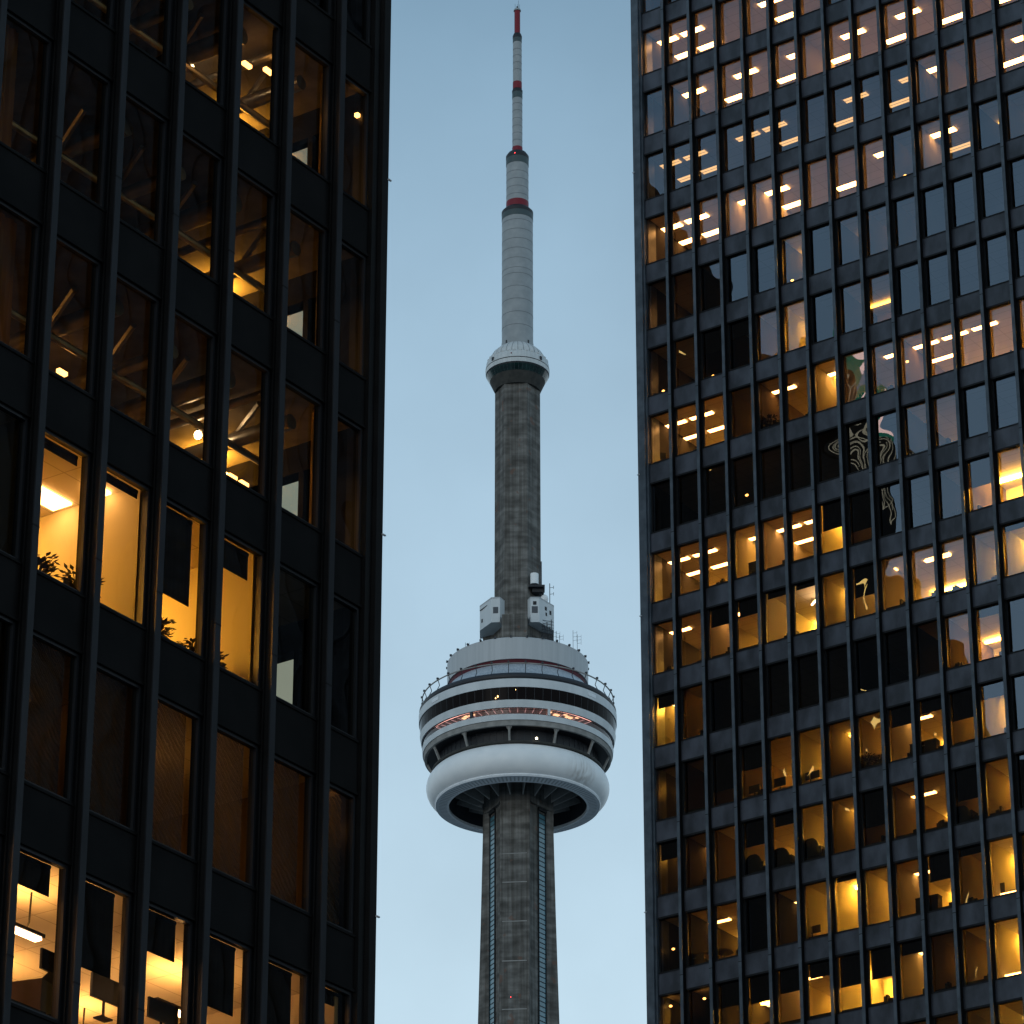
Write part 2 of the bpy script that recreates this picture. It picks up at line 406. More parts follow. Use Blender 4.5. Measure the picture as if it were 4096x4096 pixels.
# --- main pod
th = [i / 40 * 2 * math.pi for i in range(40)]
lat('radome', [(17.55 + 3.68 * math.cos(R(a)), 332.3 + 4.0 * math.sin(R(a))) for a in range(-68, 112, 5)] + [(16.45, 335.75), (16.6, 329.2), (18.0, 328.9)], 'radome', tw, 128)
lat('louvre_ring', [(19.1, 328.75), (18.75, 328.15), (16.0, 327.7), (15.95, 328.3), (18.0, 329.2)], 'louv', tw, 128)
mb = MB()
for k in range(120):
    T = Matrix.Rotation(2 * math.pi * k / 120, 4, 'Z')
    mb.quad(T @ Vector((16.5, -.18, 327.76)), T @ Vector((18.3, -.2, 328.05)), T @ Vector((18.3, .2, 328.05)), T @ Vector((16.5, .18, 327.76)))
mb.build('louvre_blade', 'drum', tw)
lat('louvre_lip', [(18.72, 328.1), (19.0, 328.0), (19.2, 328.35), (19.1, 328.7)], 'louv', tw, 128)
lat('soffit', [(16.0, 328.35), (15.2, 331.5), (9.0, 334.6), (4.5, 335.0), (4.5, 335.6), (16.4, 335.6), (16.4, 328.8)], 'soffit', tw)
rib = MB()
rib.quad((8.3, -.13, 327.8), (15.6, -.13, 331.0), (15.6, -.13, 334), (8.3, -.13, 334.2))
rib.quad((8.3, .13, 327.8), (15.6, .13, 331.0), (15.6, .13, 334), (8.3, .13, 334.2))
rib.quad((8.3, -.13, 327.8), (8.3, .13, 327.8), (15.6, .13, 331.0), (15.6, -.13, 331.0))
rib0 = rib.build('soffit_rib', 'beam', tw)
for k in range(1, 18): copy_part(rib0, tw, 2 * math.pi * k / 18 + .06)
MB().box(-.6, .6, -.2, .2, -.5, .5, Matrix.Translation((-11.3, -9.2, 331.2)) @ Matrix.Rotation(R(40), 4, 'Z') @ Matrix.Rotation(R(40), 4, 'X')).build('soffit_hatch', 'mastflange', tw)
# terrace level
lat('terrace_floor', [(4.5, 335.75), (20.0, 335.8), (20.1, 336.1), (20.0, 336.35), (4.5, 336.35)], 'collar', tw)
mb = MB().lathe(prof_rect(17.6, 18.6, 336.4, 339.54), 72); mb.m = 1
for k in range(72): mb.box(18.55, 18.72, -.06, .06, 336.5, 339.3, Matrix.Rotation(2 * math.pi * k / 72, 4, 'Z'))
mb.build('terrace_wall', ['mastflange', 'darkmetal'], tw)
lat('ring_beam', [(21.1, 339.45), (21.3, 339.3), (21.75, 339.35), (21.95, 340.55), (21.1, 340.6)], 'beam', tw)
lat('terrace_soffit', prof_rect(17.6, 21.12, 339.55, 339.8), 'mastflange', tw)
post = MB(); post.box(-.22, .22, -.3, .3, 0, 3.1)
P = MB()
T0 = Matrix.Translation((19.85, 0, 336.5)) @ Matrix.Rotation(R(24), 4, 'Y')
P.box(-.2, .25, -.24, .24, -.1, 3.4, T0)
P.quad((20.7, -.25, 338.6), (20.7, .25, 338.6), (21.3, .75, 339.3), (21.3, -.75, 339.3))
p0 = P.build('terrace_post', 'beam', tw)
for k in range(1, 12): copy_part(p0, tw, 2 * math.pi * k / 12)
p0.rotation_euler = (0, 0, 0)
MB().blob((0, 0, 0), (.28, .28, .28)).build('terrace_lamp', 'lamp', tw).location = (6.1, -19.1, 336.95)
# white bands and window bands
lat('white_band', [(21.9, 340.6), (22.15, 340.55), (22.3, 341.9), (21.9, 341.9)], 'white', tw, 128)
lat('white_band', [(21.9, 343.5), (22.5, 343.45), (22.85, 345.2), (21.9, 345.2)], 'white', tw, 128)
lat('white_band', [(21.6, 348.3), (23.1, 348.25), (23.15, 350.3), (21.6, 350.35)], 'white', tw, 128)
mb = MB().lathe([(22.75, 345.2), (22.95, 348.3), (22.6, 348.3), (22.4, 345.2)], 128); mb.m = 1
for k in range(72):
    T = Matrix.Rotation(2 * math.pi * k / 72, 4, 'Z')
    mb.quad(T @ Vector((22.79, -.05, 345.22)), T @ Vector((22.79, .05, 345.22)), T @ Vector((22.99, .05, 348.25)), T @ Vector((22.99, -.05, 348.25)))
mb.build('restaurant_glazing', ['restglass', 'mastflange'], tw, smooth=True)
# table lamps glimpsed behind the smoked glazing
for (x, y, z, r) in ((-2.4, -23.0, 346.0, .16), (-2.9, -22.95, 345.6, .12), (1.7, -23.05, 347.5, .07)):
    MB().blob((x, y, z), (r, r * .4, r * 1.5), 7, 5).build('table_lamp', 'spot_s', tw)
# lookout: real glass with a lit gallery behind
MB().lathe([(22.02, 341.9), (22.17, 343.5)], 128, closed=False).build('lookout_glazing', 'lookglass', tw, smooth=True, keep=True)
mb = MB()
for k in range(48):
    mb.box(22.13, 22.22, -.03, .03, 341.9, 343.5, Matrix.Rotation(2 * math.pi * k / 96, 4, 'Z'))
mb.lathe([(22.0, 343.1), (22.26, 343.1), (22.26, 343.16), (22.0, 343.16)], 128)
mb.build('lookout_mullion', 'darkmetal', tw)
lat('gallery_floor', prof_rect(15.5, 21.85, 341.5, 341.7), 'carpet', tw)
lat('gallery_ceiling', prof_rect(15.5, 21.95, 344.0, 344.2), 'warmwall', tw)
lat('gallery_wall', prof_rect(15.5, 16.0, 341.7, 344.0), 'warmwall', tw)
mb = MB()
for a in range(-146, -33, 4): mb.box(21.0, 21.5, -.76, .76, 343.9, 343.95, Matrix.Rotation(R(a), 4, 'Z'))
mb.build('gallery_lighting', 'warmfull', tw)
rnd = random.Random(3)
for k in range(23):
    a = R(-90 + (k - 11) * 5.3); T = Matrix.Rotation(a, 4, 'Z')
    MB().box(18.3, 20.8, -.045, .045, 343.86, 343.95, T @ Matrix.Rotation(0, 4, 'Z')).build('strip_light', 'pink', tw)
for a in (-124, -121, -118, -115.5, -63, -58, -56, -52, -49, -46, -43):
    T = Matrix.Rotation(R(a), 4, 'Z'); r0 = 18.6 + rnd.random() * 1.6
    MB().box(r0, r0 + .9, -.4, .4, 343.75, 343.85, T).build('ceiling_lamp', 'warm', tw)
for a in (-113, -66):
    MB().box(21.8, 22.5, -.3, .3, 341.9, 343.5, Matrix.Rotation(R(a), 4, 'Z')).build('lookout_pier', 'white' if a == -66 else 'darkmetal', tw)
for a in (-140, -37):
    MB().box(23.12, 23.2, -1.3, 1.3, 348.9, 349.7, Matrix.Rotation(R(a), 4, 'Z')).build('grille_plate', 'louv', tw)
# roof deck of the pod, railing, sloped sheet, drum
lat('pod_deck', [(15.0, 350.35), (22.95, 350.35), (23.0, 350.6), (22.3, 350.75), (15.0, 350.75)], 'darkmetal', tw)
lat('deck_apron', [(21.4, 350.9), (22.9, 350.8), (23.05, 351.35), (22.6, 352.0), (22.3, 352.0), (22.2, 351.2)], 'darkmetal', tw)
lat('sloped_sheet', [(20.6, 351.1), (16.3, 357.0), (16.1, 357.0), (20.3, 351.0)], 'sheet', tw)
lat('red_wall', [(14.0, 356.6), (16.05, 356.8), (16.25, 358.15), (14, 358.15)], 'red_dark', tw)
lat('drum', [(8.0, 358.2), (16.55, 358.15), (16.6, 363.5), (16.3, 363.7), (16.2, 363.2), (8.0, 363.2)], 'drum', tw, 128)
mb = MB()
for k in range(28):
    a = 2 * math.pi * k / 28
    mb.box(16.4, 16.95, -.16, .16, 363.45, 363.95, Matrix.Rotation(a, 4, 'Z'))
mb.build('drum_lug', 'darkmetal', tw)
rail = empty_rail = MB().lathe([(22.3, 354.3), (22.5, 354.3), (22.5, 354.55), (22.3, 354.55)], 128).build('railing', 'beam', tw, smooth=True)
ps = MB().path([(22.75, 0, 351.6), (21.95, 0, 353.2), (22.4, 0, 354.4)], .09, 6)
ps.box(22.25, 22.75, -.2, .2, 354.55, 354.95)
ps0 = ps.build('rail_post', 'darkmetal', rail)
for k in range(1, 36): copy_part(ps0, rail, 2 * math.pi * k / 36)
# --- equipment boxes on the stub of the three wings
loft([350.7, 373.4], lambda h: wing_poly(8.0, 5.0, 3.0), 'upper_stub', 'conc', tw)
def eqbox(poly, sgn):
    mb = MB(); mb.prism(poly, 371.9, 378.1)
    o = mb.build('equipment_cabin', 'white', tw)
    mb = MB(); mb.prism([(x * 1.004, y * 1.01 - .03) for x, y in poly], 378.1, 378.35); mb.build('cabin_roof', 'drum', o)
    return o
unrot = Matrix.Rotation(R(5.5), 4, 'Z')
def rp(pts): return [tuple((unrot @ Vector((x, y, 0)))[:2]) for x, y in pts]
right = rp([(1.75, -3.6), (3.0, -6.6), (5.05, -6.6), (8.55, -1.8), (8.55, 3.0), (1.75, 3.0)])
left = rp([(-2.75, 3.0), (-8.95, 3.0), (-8.95, -1.6), (-6.2, -6.4), (-4.2, -6.6), (-2.75, -3.9)])
cabR = eqbox(right, 1); cabL = eqbox(left, -1)
def vent(par, x, y, z, w, h, ang, mat='seam'):
    T = unrot @ Matrix.Translation((x, y, z)) @ Matrix.Rotation(R(ang), 4, 'Z')
    mb = MB(); mb.box(-w / 2, w / 2, -.07, .05, -h / 2, h / 2, T)
    for k in range(5):
        zz = -h / 2 + h * (k + .5) / 5
        mb.box(-w / 2 + .05, w / 2 - .05, -.12, -.06, zz - .03, zz + .03, T)
    mb.build('vent', mat, par)
vent(cabL, -5.2, -6.5, 375.0, 1.2, 1.6, -6)
vent(cabR, 4.0, -6.6, 376.8, .8, .9, 0, 'mastflange'); vent(cabR, 4.0, -6.6, 375.1, 1.4, 1.7, 0)
vent(cabR, 6.6, -4.47, 376.3, .7, .9, 54, 'mastflange'); vent(cabR, 7.7, -2.97, 375.9, .7, 1.0, 54, 'mastflange'); vent(cabR, 6.7, -4.35, 374.9, .5, .8, 54, 'mastflange')
vent(cabL, -8.4, -2.6, 374.0, .5, .9, -60, 'mastflange')
mb = MB(); mb.bar(unrot @ Vector((-8.9, -2.0, 376.9)), unrot @ Vector((-7.2, -4.6, 377.1)), .12, 6); mb.build('bracket_arm', 'darkmetal', cabL)
# satellite drum, dome and whip aerials
mb = MB(); mb.bar(unrot @ Vector((3.95, -5.3, 382.2)), unrot @ Vector((3.95, -5.3, 384.9)), .98, 20); mb.build('antenna_drum', 'radome', tw, smooth=True)
T = unrot @ Matrix.Translation((4.6, -4.9, 381.4))
MB().box(-2.0, 1.8, -1.0, 2.5, 0, .5, T).box(-1.2, 1.6, 0, 2.5, -.9, 0, T).build('antenna_shelf', 'mastflange', tw)
MB().blob(unrot @ Vector((6.3, -3.6, 379.2)), (.95, .95, 1.1), 14, 10).build('antenna_dome', 'radome', tw, smooth=True)
def aerial(x, y, z, h, n, rod=.07):
    mb = MB(); b = unrot @ Vector((x, y, z)); mb.bar(b, b + Vector((0, 0, h)), rod, 5)
    for k in range(n):
        zz = z + h * (.35 + .6 * (k + .5) / n); c = Vector((b.x, b.y, zz))
        mb.bar(c, c + Vector((.9, 0, .1)), rod * .6, 4); mb.bar(c + Vector((.9, 0, -.35)), c + Vector((.9, 0, .5)), rod * .5, 4)
    mb.build('whip_aerial', 'darkmetal', tw)
aerial(7.6, -2.4, 378.2, 5.6, 2, .1); aerial(5.6, -4.0, 379.8, 9.0, 0, .14); aerial(5.25, -4.2, 379.8, 8.0, 0, .08)
for (x, y, h, n) in ((12.9, -9.6, 4.8, 3), (13.9, -8.6, 4.2, 3), (9.7, -12.4, 2.4, 2), (8.9, -12.6, 3.2, 2), (-8.7, -13.2, 2.2, 1), (-12.2, -10.2, 1.4, 1), (8.2, -9.0, 5.2, 3), (7.4, -8.0, 4.0, 2)):
    aerial(x, y, 363.6, h, n, .05)
mb = MB()
for k in range(9):
    x = 5.6 + .33 * k; b = unrot @ Vector((x, -5.4 + .3 * k, 366)); mb.bar(b, b + Vector((0, 0, 4 + (k * 37 % 5))), .09, 4)
    b2 = unrot @ Vector((5.6, -5.6, 366.5 + k * .8)); mb.bar(b2, b2 + Vector((2.7, 1.8, .1)), .07, 4)
mb.build('cable_frame', 'darkmetal', tw)
# --- upper shaft (hexagon)
def hexa(h):
    r = 5.55 - (h - 373) * .0006
    return [(r * math.cos(R(60 * k)), r * math.sin(R(60 * k))) for k in range(6)]
loft([373.0, 390, 410, 430, 440.0], hexa, 'upper_shaft', 'conc', tw)
# --- upper pod
lat('upper_pod_collar', [(4.9, 436.2), (5.5, 436.2), (5.65, 436.5), (6.75, 439.0), (4.9, 439.2)], 'collar', tw)
lat('upper_pod_glazing', [(6.75, 439.0), (7.6, 440.5), (7.2, 440.5), (6.4, 439.0)], 'sp_glass', tw)
mb = MB()
for k in range(48):
    T = Matrix.Rotation(2 * math.pi * k / 48, 4, 'Z')
    mb.quad(T @ Vector((6.80, -.03, 439.0)), T @ Vector((7.66, -.03, 440.5)), T @ Vector((7.66, .03, 440.5)), T @ Vector((6.80, .03, 439.0)))
mb.build('upper_pod_mullion', 'mastring', tw)
lat('upper_pod_shadow_gap', prof_rect(7.0, 7.5, 440.5, 440.9), 'mastflange', tw)
lat('upper_pod_band', [(7.0, 440.9), (7.75, 440.85), (7.85, 441.9), (7.0, 441.9)], 'sp_white', tw)
lat('upper_pod_gap', prof_rect(7.0, 7.72, 441.9, 442.15), 'mastflange', tw)
lat('upper_pod_band', [(7.0, 442.15), (7.82, 442.15), (7.6, 443.7), (7.1, 444.3), (6.6, 444.3)], 'sp_white', tw)
lat('upper_pod_cone', [(7.0, 444.2), (6.75, 445.3), (6.1, 446.4), (5.1, 447.4), (4.1, 448.2), (3.95, 448.2), (3.95, 444.2)], 'sp_white', tw)
mb = MB()
for k in range(30):
    T = Matrix.Rotation(2 * math.pi * k / 30, 4, 'Z')
    for (ra, za), (rb_, zb2) in (((7.04, 444.2), (6.79, 445.32)), ((6.79, 445.32), (6.13, 446.44)), ((6.13, 446.44), (5.12, 447.45)), ((5.12, 447.45), (4.12, 448.25))):
        mb.quad(T @ Vector((ra, -.04, za)), T @ Vector((rb_, -.04, zb2)), T @ Vector((rb_, .04, zb2)), T @ Vector((ra, .04, za)))
mb.build('cone_seam', 'seam', tw)
kn = MB().blob((7.15, 0, 444.2), (.42, .42, .42), 8, 6).build('pod_knob', 'sp_white', tw, smooth=True)
for k in range(1, 30): copy_part(kn, tw, 2 * math.pi * k / 30 + .1)
for a in (-135, -38): MB().box(7.55, 7.95, -.3, .3, 442.4, 443.3, Matrix.Rotation(R(a), 4, 'Z')).build('pod_port', 'mastflange', tw)
MB().blob((-.8, -7.75, 443.1), (.16, .16, .16), 6, 5).build('pod_beacon', 'red', tw)
# --- mast
lat('mast_base', prof_rect(.5, 3.93, 447.8, 449.5), 'mast', tw, 64)
mb = MB()
for a in (-128, -42, -85 + 180, 40): mb.box(3.85, 3.98, -.22, .22, 448.2, 449.2, Matrix.Rotation(R(a), 4, 'Z'))
mb.build('mast_door', 'mastflange', tw)
def mast(z0, z1, r, seams, red, zred, name='mast_section'):
    o = lat(name, prof_rect(.3, r, z0, z1), 'mast', tw, 64)
    mb = MB()
    for z in seams: mb.lathe(prof_rect(r - .05, r + .025, z, z + .09), 64)
    if seams: mb.build('mast_seam', 'seam', o)
    if red: lat('red_band', prof_rect(.2, r + .04, z0 - .02, zred), 'red', o, 64)
    return o
def cap(r, z0, z1, z2):
    o = lat('mast_collar', prof_rect(.2, r + .03, z0, z1), 'mastring', tw, 64)
    lat('mast_flange', [(.2, z1), (r + .06, z1), (r + .06, z1 + (z2 - z1) * .5), (r * .82, z2), (.2, z2)], 'mastflange', o, 64)
mast(449.5, 484.3, 3.85, [453.2, 456.8, 460.4, 464.0, 467.6, 469.2, 472.0, 474.8, 477.5, 480.2, 482.9], False, 0)
cap(3.88, 484.3, 485.9, 487.6)
mast(487.5, 500.2, 2.78, [491.0, 493.2, 495.4, 497.6], True, 489.6)
cap(2.82, 500.2, 502.1, 503.9)
mast(503.8, 520.1, 1.27, [507.5, 509.6, 511.7, 513.9, 516.2, 518.3], True, 505.7)
cap(1.28, 520.1, 521.9, 523.1)
mast(523.0, 536.9, 1.12, [528.5, 530.6, 532.7, 534.6], True, 525.0)
cap(1.13, 536.9, 538.2, 539.6)
lat('mast_tip', prof_rect(.1, .74, 539.5, 546.5), 'red', tw, 48)
lat('mast_tip_cap', [(.05, 546.5), (.94, 546.6), (.92, 546.9), (.45, 547.4), (.05, 547.4)], 'mast', tw, 48)
mb = MB().bar((0, 0, 547.3), (0, 0, 548.0), .22, 8)
for (x, h) in ((.3, 549.8), (-.55, 548.8), (.6, 548.6), (.1, 548.7)): mb.bar((x, 0, 547), (x, 0, h), .035, 4)
mb.build('mast_finial', 'darkmetal', tw)
for (x, y, z) in ((-.35, -2.75, 502.6), (-.8, -7.6, 279.0)):
    MB().blob((x, y - (.9 if z < 300 else 0), z), (.17, .17, .2), 8, 6).build('beacon', 'beacon', tw)

# ================================================================== FACADE KIT
# local frame: x along the facade, y inward, z up; flange face at y=0
GT = 2.61; FH = 3.66
ZR = 85.25; ZL = 37.35
def zt_r(k): return ZR + FH * k
def zb_l(k): return ZL + FH * k
def mullion_mesh(x, w, z0, z1, name, mat, par, dp=.2):
    mb = MB()
    mb.box(x, x + w, 0, .028, z0, z1); mb.m = len(mat) - 1 if isinstance(mat, list) else 0; mb.box(x + w / 2 - .02, x + w / 2 + .02, .028, dp - .035, z0, z1)  # web and back plate take the darker steel, shade painted in
    mb.box(x + .01, x + w - .01, dp - .035, dp - .003, z0, z1); mb.box(x - .02, x + w + .02, dp + .063, dp + .22, z0, z1)
    z = (zt_r(-8) if dp > .25 else zb_l(-7)) + .62
    while z < min(z1, 118): mb.box(x - .004, x + w + .004, -.003, .03, z, z + .035); z += 2 * FH
    return mb.build(name, mat, par)
def window_at(x0, x1, zb, zt, par, fm, gm, join=None, dp=.285):
    """frame with a pane as its child; or append to JOIN=(frame MB, pane MB)"""
    mf = MB() if join is None else join[0]; mg = MB() if join is None else join[1]
    fw = .055
    q0, q1 = dp - .055, dp + .045
    mf.box(x0, x0 + fw, q0, q1, zb, zt); mf.box(x1 - fw, x1, q0, q1, zb, zt)
    mf.box(x0 + fw, x1 - fw, q0, q1, zb, zb + fw); mf.box(x0 + fw, x1 - fw, q0, q1, zt - fw, zt)
    mg.quad((x0 + fw, dp, zb + fw), (x1 - fw, dp, zb + fw), (x1 - fw, dp, zt - fw), (x0 + fw, dp, zt - fw))
    if join is None:
        o = mf.build('window', fm, par); mg.build('pane', gm, o, keep=True); return o

# ================================================================== RIGHT BUILDING
rb = empty('office_tower', 'dark steel office tower on the right with many small warm lit offices', 'building', (6.02, 164.3, 0), R(-35.31))
ZR = 85.25; BR = 1.546; S0 = 1.81; NC = 15
def zt_r(k): return ZR + FH * k
def col_r(c):
    """opening of column c between its two mullions (x range)"""
    if c == 0: return .52, S0 - .02
    a = S0 + BR * (c - 1) + .17; return a, a + BR - .19
KR = range(-9, 9)
top_r = 223.0
# mullions
for i in range(0, NC + 1):
    mullion_mesh(S0 + BR * i, .15, -1.7, top_r, 'mullion', ['black', 'frame'], rb, .29)
MB().box(0, .42, .02, 1.2, -1.7, top_r).box(.42, .5, .16, 1.2, -1.7, top_r).build('corner_pier', 'black', rb)
# spandrels, one strip per floor
for k in KR:
    mb = MB(); z = zt_r(k)
    for c in range(0, NC + 1):
        a, b = col_r(c)
        mb.box(a - .03, b + .03, .29, .352, z, z + FH - GT)
        mb.m = 1; mb.box(a - .02, b + .02, .265, .29, z - .05, z + .04); mb.box(a - .02, b + .02, .265, .29, z + FH - GT - .04, z + FH - GT + .02); mb.m = 0  # lips blackened as painted shadow lines
    mb.build('spandrel', ['panel', 'frame'], rb)
# the rest of the facade outside the picture
LONG = 160.0
mb = MB()
xe = S0 + BR * NC + .17
zlo, zhi = zt_r(-9) - GT, zt_r(8) + FH - GT
mb.box(.5, xe, .21, .5, -1.7, zlo); mb.box(.5, xe, .21, .5, zhi, top_r)
mb.box(xe, LONG, .21, .5, -1.7, top_r)
for j in range(0, 88): mb.box(xe + 1.0 + BR * j, xe + 1.15 + BR * j, 0.01, .21, -1.7, top_r)
mb.box(0, LONG, 32, 32.4, -1.7, top_r); mb.box(.1, .4, 1.2, 32, -1.7, top_r); mb.box(0, LONG, .5, 32, top_r, top_r + .5); mb.box(LONG - .4, LONG, .5, 32, -1.7, top_r)
mb.build('plain_facade', 'black', rb)
# slabs: ceiling of floor k and floor of k+1
for k in KR:
    z = zt_r(k)
    mb = MB(); mb.box(.5, xe - .2, .53, 9.4, z + .12, z + .30); mb.m = 1
    mb.box(.5, xe - .2, .53, 9.4, z + .32, z + FH - GT - .12); mb.build('floor_slab', ['ceil', 'carpet'], rb)
MB().box(.5, xe, 9.42, 9.7, zlo - 1, zhi).box(xe - .18, xe - .02, .5, 9.4, zlo - 1, zhi).build('core_wall', 'core', rb)
MB().box(.42, .5, 1.2, 9.4, zlo - 1, zhi).build('end_wall', 'core', rb)
# windows: the 100 largest in view are windows of their own
cand = []
mat_r = Matrix.Translation((6.02, 164.3, 0)) @ Matrix.Rotation(R(-35.31), 4, 'Z')
for k in KR:
    for c in range(NC):
        a, b = col_r(c)
        p = mat_r @ Vector(((a + b) / 2, .29, zt_r(k) - GT / 2)); u, v, d = px(p)
        vis = -40 < u < 4110 and -130 < v < 4230
        cand.append((0 if vis else 1, d, k, c))
cand.sort()
own = set((k, c) for (_, _, k, c) in cand[:100])
jf, jg = MB(), MB()
for (_, _, k, c) in cand:
    a, b = col_r(c)
    window_at(a, b, zt_r(k) - GT, zt_r(k), rb, 'frame', 'gR', None if (k, c) in own else (jf, jg), dp=.41)
jo = jf.build('window', 'frame', rb); jo['kind'] = 'stuff'; jp = jg.build('pane', 'gR', jo, keep=True); jp['kind'] = 'stuff'
# rooms: (floor, first column, last column, level 0..3, depth)
ROOMS = [
 (8, 0, 6, 1, 8), (8, 7, 14, 1, 8), (7, 0, 6, 1, 8), (7, 7, 14, 1, 8),
 (6, 0, 6, 1, 8), (6, 7, 14, 1, 8), (5, 0, 0, 0, 4), (5, 1, 5, 1, 8), (5, 6, 14, 1, 8),
 (4, 0, 9, 0, 8), (4, 10, 10, 1, 3.6), (4, 11, 14, 1, 8),
 (3, 0, 2, 1, 8), (3, 3, 3, 1, 3.4), (3, 4, 8, 1, 8), (3, 9, 9, 1, 7), (3, 10, 11, 0, 5), (3, 12, 12, 1, 3.6), (3, 13, 14, 1, 6),
 (2, 0, 1, 0, 6), (2, 2, 2, 1, 5), (2, 3, 4, 0, 6), (2, 5, 5, 2, 3.6), (2, 6, 6, 0, 5), (2, 7, 7, 1, 3.6), (2, 8, 8, 1, 5), (2, 9, 9, 1, 6), (2, 10, 14, 0, 7),
 (1, 0, 1, 0, 6), (1, 2, 2, 1, 6), (1, 3, 3, 1, 6), (1, 4, 4, 2, 5), (1, 5, 5, 3, 4.2), (1, 6, 6, 0, 5), (1, 7, 8, 1, 4), (1, 9, 14, 0, 7),
 (0, 0, 2, 2, 7), (0, 3, 3, 1, 5), (0, 4, 5, 2, 7), (0, 6, 6, 2, 3.4), (0, 7, 8, 1, 7), (0, 9, 14, 2, 7),
 (-1, 0, 8, 0, 8), (-1, 9, 10, 2, 7), (-1, 11, 14, 0, 8),
 (-2, 0, 2, 2, 7), (-2, 3, 3, 3, 4.4), (-2, 4, 5, 2, 7), (-2, 6, 6, 3, 3.2), (-2, 7, 7, 1, 6), (-2, 8, 9, 0, 6), (-2, 10, 10, 1, 5), (-2, 11, 12, 3, 4.2), (-2, 13, 14, 3, 3.6),
 (-3, 0, 1, 2, 7), (-3, 2, 3, 2, 6.5), (-3, 4, 5, 3, 6), (-3, 6, 6, 2, 3.6), (-3, 7, 7, 3, 6), (-3, 8, 10, 2, 6), (-3, 11, 11, 3, 5), (-3, 12, 12, 3, 4), (-3, 13, 14, 3, 3.2),
 (-4, 0, 0, 3, 3.0), (-4, 1, 1, 2, 7), (-4, 2, 6, 0, 7), (-4, 7, 8, 0, 6), (-4, 9, 9, 1, 6), (-4, 10, 11, 2, 5), (-4, 12, 14, 0, 7),
 (-5, 0, 0, 1, 4), (-5, 1, 1, 1, 6), (-5, 2, 2, 1, 6), (-5, 3, 4, 2, 6.5), (-5, 5, 5, 3, 5), (-5, 6, 6, 1, 3.2), (-5, 7, 7, 3, 5), (-5, 8, 9, 2, 6.5), (-5, 10, 10, 2, 5), (-5, 11, 11, 3, 4.5), (-5, 12, 14, 0, 7),
 (-6, 0, 0, 1, 3.4), (-6, 1, 1, 1, 6), (-6, 2, 2, 2, 5), (-6, 3, 4, 2, 6.5), (-6, 5, 5, 3, 5), (-6, 6, 6, 1, 3.4), (-6, 7, 7, 1, 5), (-6, 8, 9, 2, 6.5), (-6, 10, 10, 1, 5), (-6, 11, 11, 3, 4.5), (-6, 12, 14, 0, 7),
 (-7, 0, 0, 0, 4), (-7, 1, 2, 2, 6), (-7, 3, 3, 0, 6), (-7, 4, 4, 2, 6), (-7, 5, 5, 3, 5), (-7, 6, 6, 3, 3.2), (-7, 7, 7, 3, 4.5), (-7, 8, 9, 2, 6.5), (-7, 10, 10, 2, 5.6), (-7, 11, 11, 3, 4), (-7, 12, 14, 1, 7),
 (-8, 0, 0, 1, 4), (-8, 1, 1, 0, 6), (-8, 2, 3, 2, 5), (-8, 4, 5, 2, 6.5), (-8, 6, 7, 3, 4.5), (-8, 8, 8, 3, 6), (-8, 9, 9, 1, 5), (-8, 10, 10, 3, 5.5), (-8, 11, 11, 3, 4), (-8, 12, 14, 1, 7),
 (-9, 0, 2, 1, 7), (-9, 3, 6, 2, 7), (-9, 7, 7, 3, 5), (-9, 8, 9, 2, 7), (-9, 10, 10, 3, 6), (-9, 11, 14, 3, 6),
]
hid = {(l, q): MB() for l in (1, 2, 3) for q in ('', 'b', 'c')}
for (k, c0, c1, lv, dep) in ROOMS:
    a = col_r(c0)[0] - .08; b = col_r(c1)[1] + .08; zf = zt_r(k) - GT - .12; zc = zt_r(k) + .12
    mb = MB()
    mb.box(a - .05, a + .02, .54, 9.35, zf, zc - .003); mb.box(b - .02, b + .05, .54, 9.35, zf, zc - .003)
    mb.box(a + .02, b - .02, dep, dep + .1, zf, zc - .003)
    o = mb.build('partition_wall', 'walldark' if lv < 2 and k < 2 else 'wallpaint', rb)
    if lv == 0: o.data.materials[0] = M['core']
    if lv:
        # linear lamp hung near the back wall, below the sightline from the street
        hb = hid[lv, 'c' if lv == 1 and k <= 0 else 'b' if (k * 5 + c0 * 3) % 3 == 0 else '']
        hb.box(a + .15, b - .15, max(1.5, dep - 1.1), max(1.5, dep - 1.1) + .16, zc - .12, zc - .07)
for (lv, q), hb in hid.items():
    if not hb.v: continue
    o = hb.build('recessed_lighting', 'hid%d%s' % (lv, q), rb); o['kind'] = 'stuff'
# ceiling strips seen from the street: floor, bright rows A (near glass) and B (deeper), dim rows
def sx(j): return .95 + 1.55 * j
STRIPS = {6: ([0, 1, 4], [0, 1, 4, 6], [], []), 5: ([1, 3, 5, 7, 9, 11], [0, 2, 4, 6, 8, 10, 12], [], []),
 4: ([10, 13], [10, 12], [0, 1, 3, 4, 7, 9], [0, 1, 4, 6, 8]), 3: ([0, 1, 3, 4, 8, 10], [0, 1, 4, 6, 8], [], [10]),
 2: ([], [1], [], []), 1: ([], [1], [], []), 0: ([0, 1, 4, 6, 8, 9, 10, 11], [0, 1, 2, 6, 9], [], []),
 -2: ([0, 1, 3, 4, 5], [0, 1, 3, 4], [7], [6]), -3: ([0, 2, 9], [1], [], []), -4: ([0], [0], [], [])}
strips = []
for k, (A, B, dA, dB) in STRIPS.items():
    for rows, n, mat in ((A, 1.85, 'strip'), (B, 3.46, 'strip'), (dA, 1.85, 'stripdim'), (dB, 3.46, 'stripdim')):
        for j in rows: strips.append((k, sx(j), n, 1.24, .40 if k >= 3 else .30, mat))
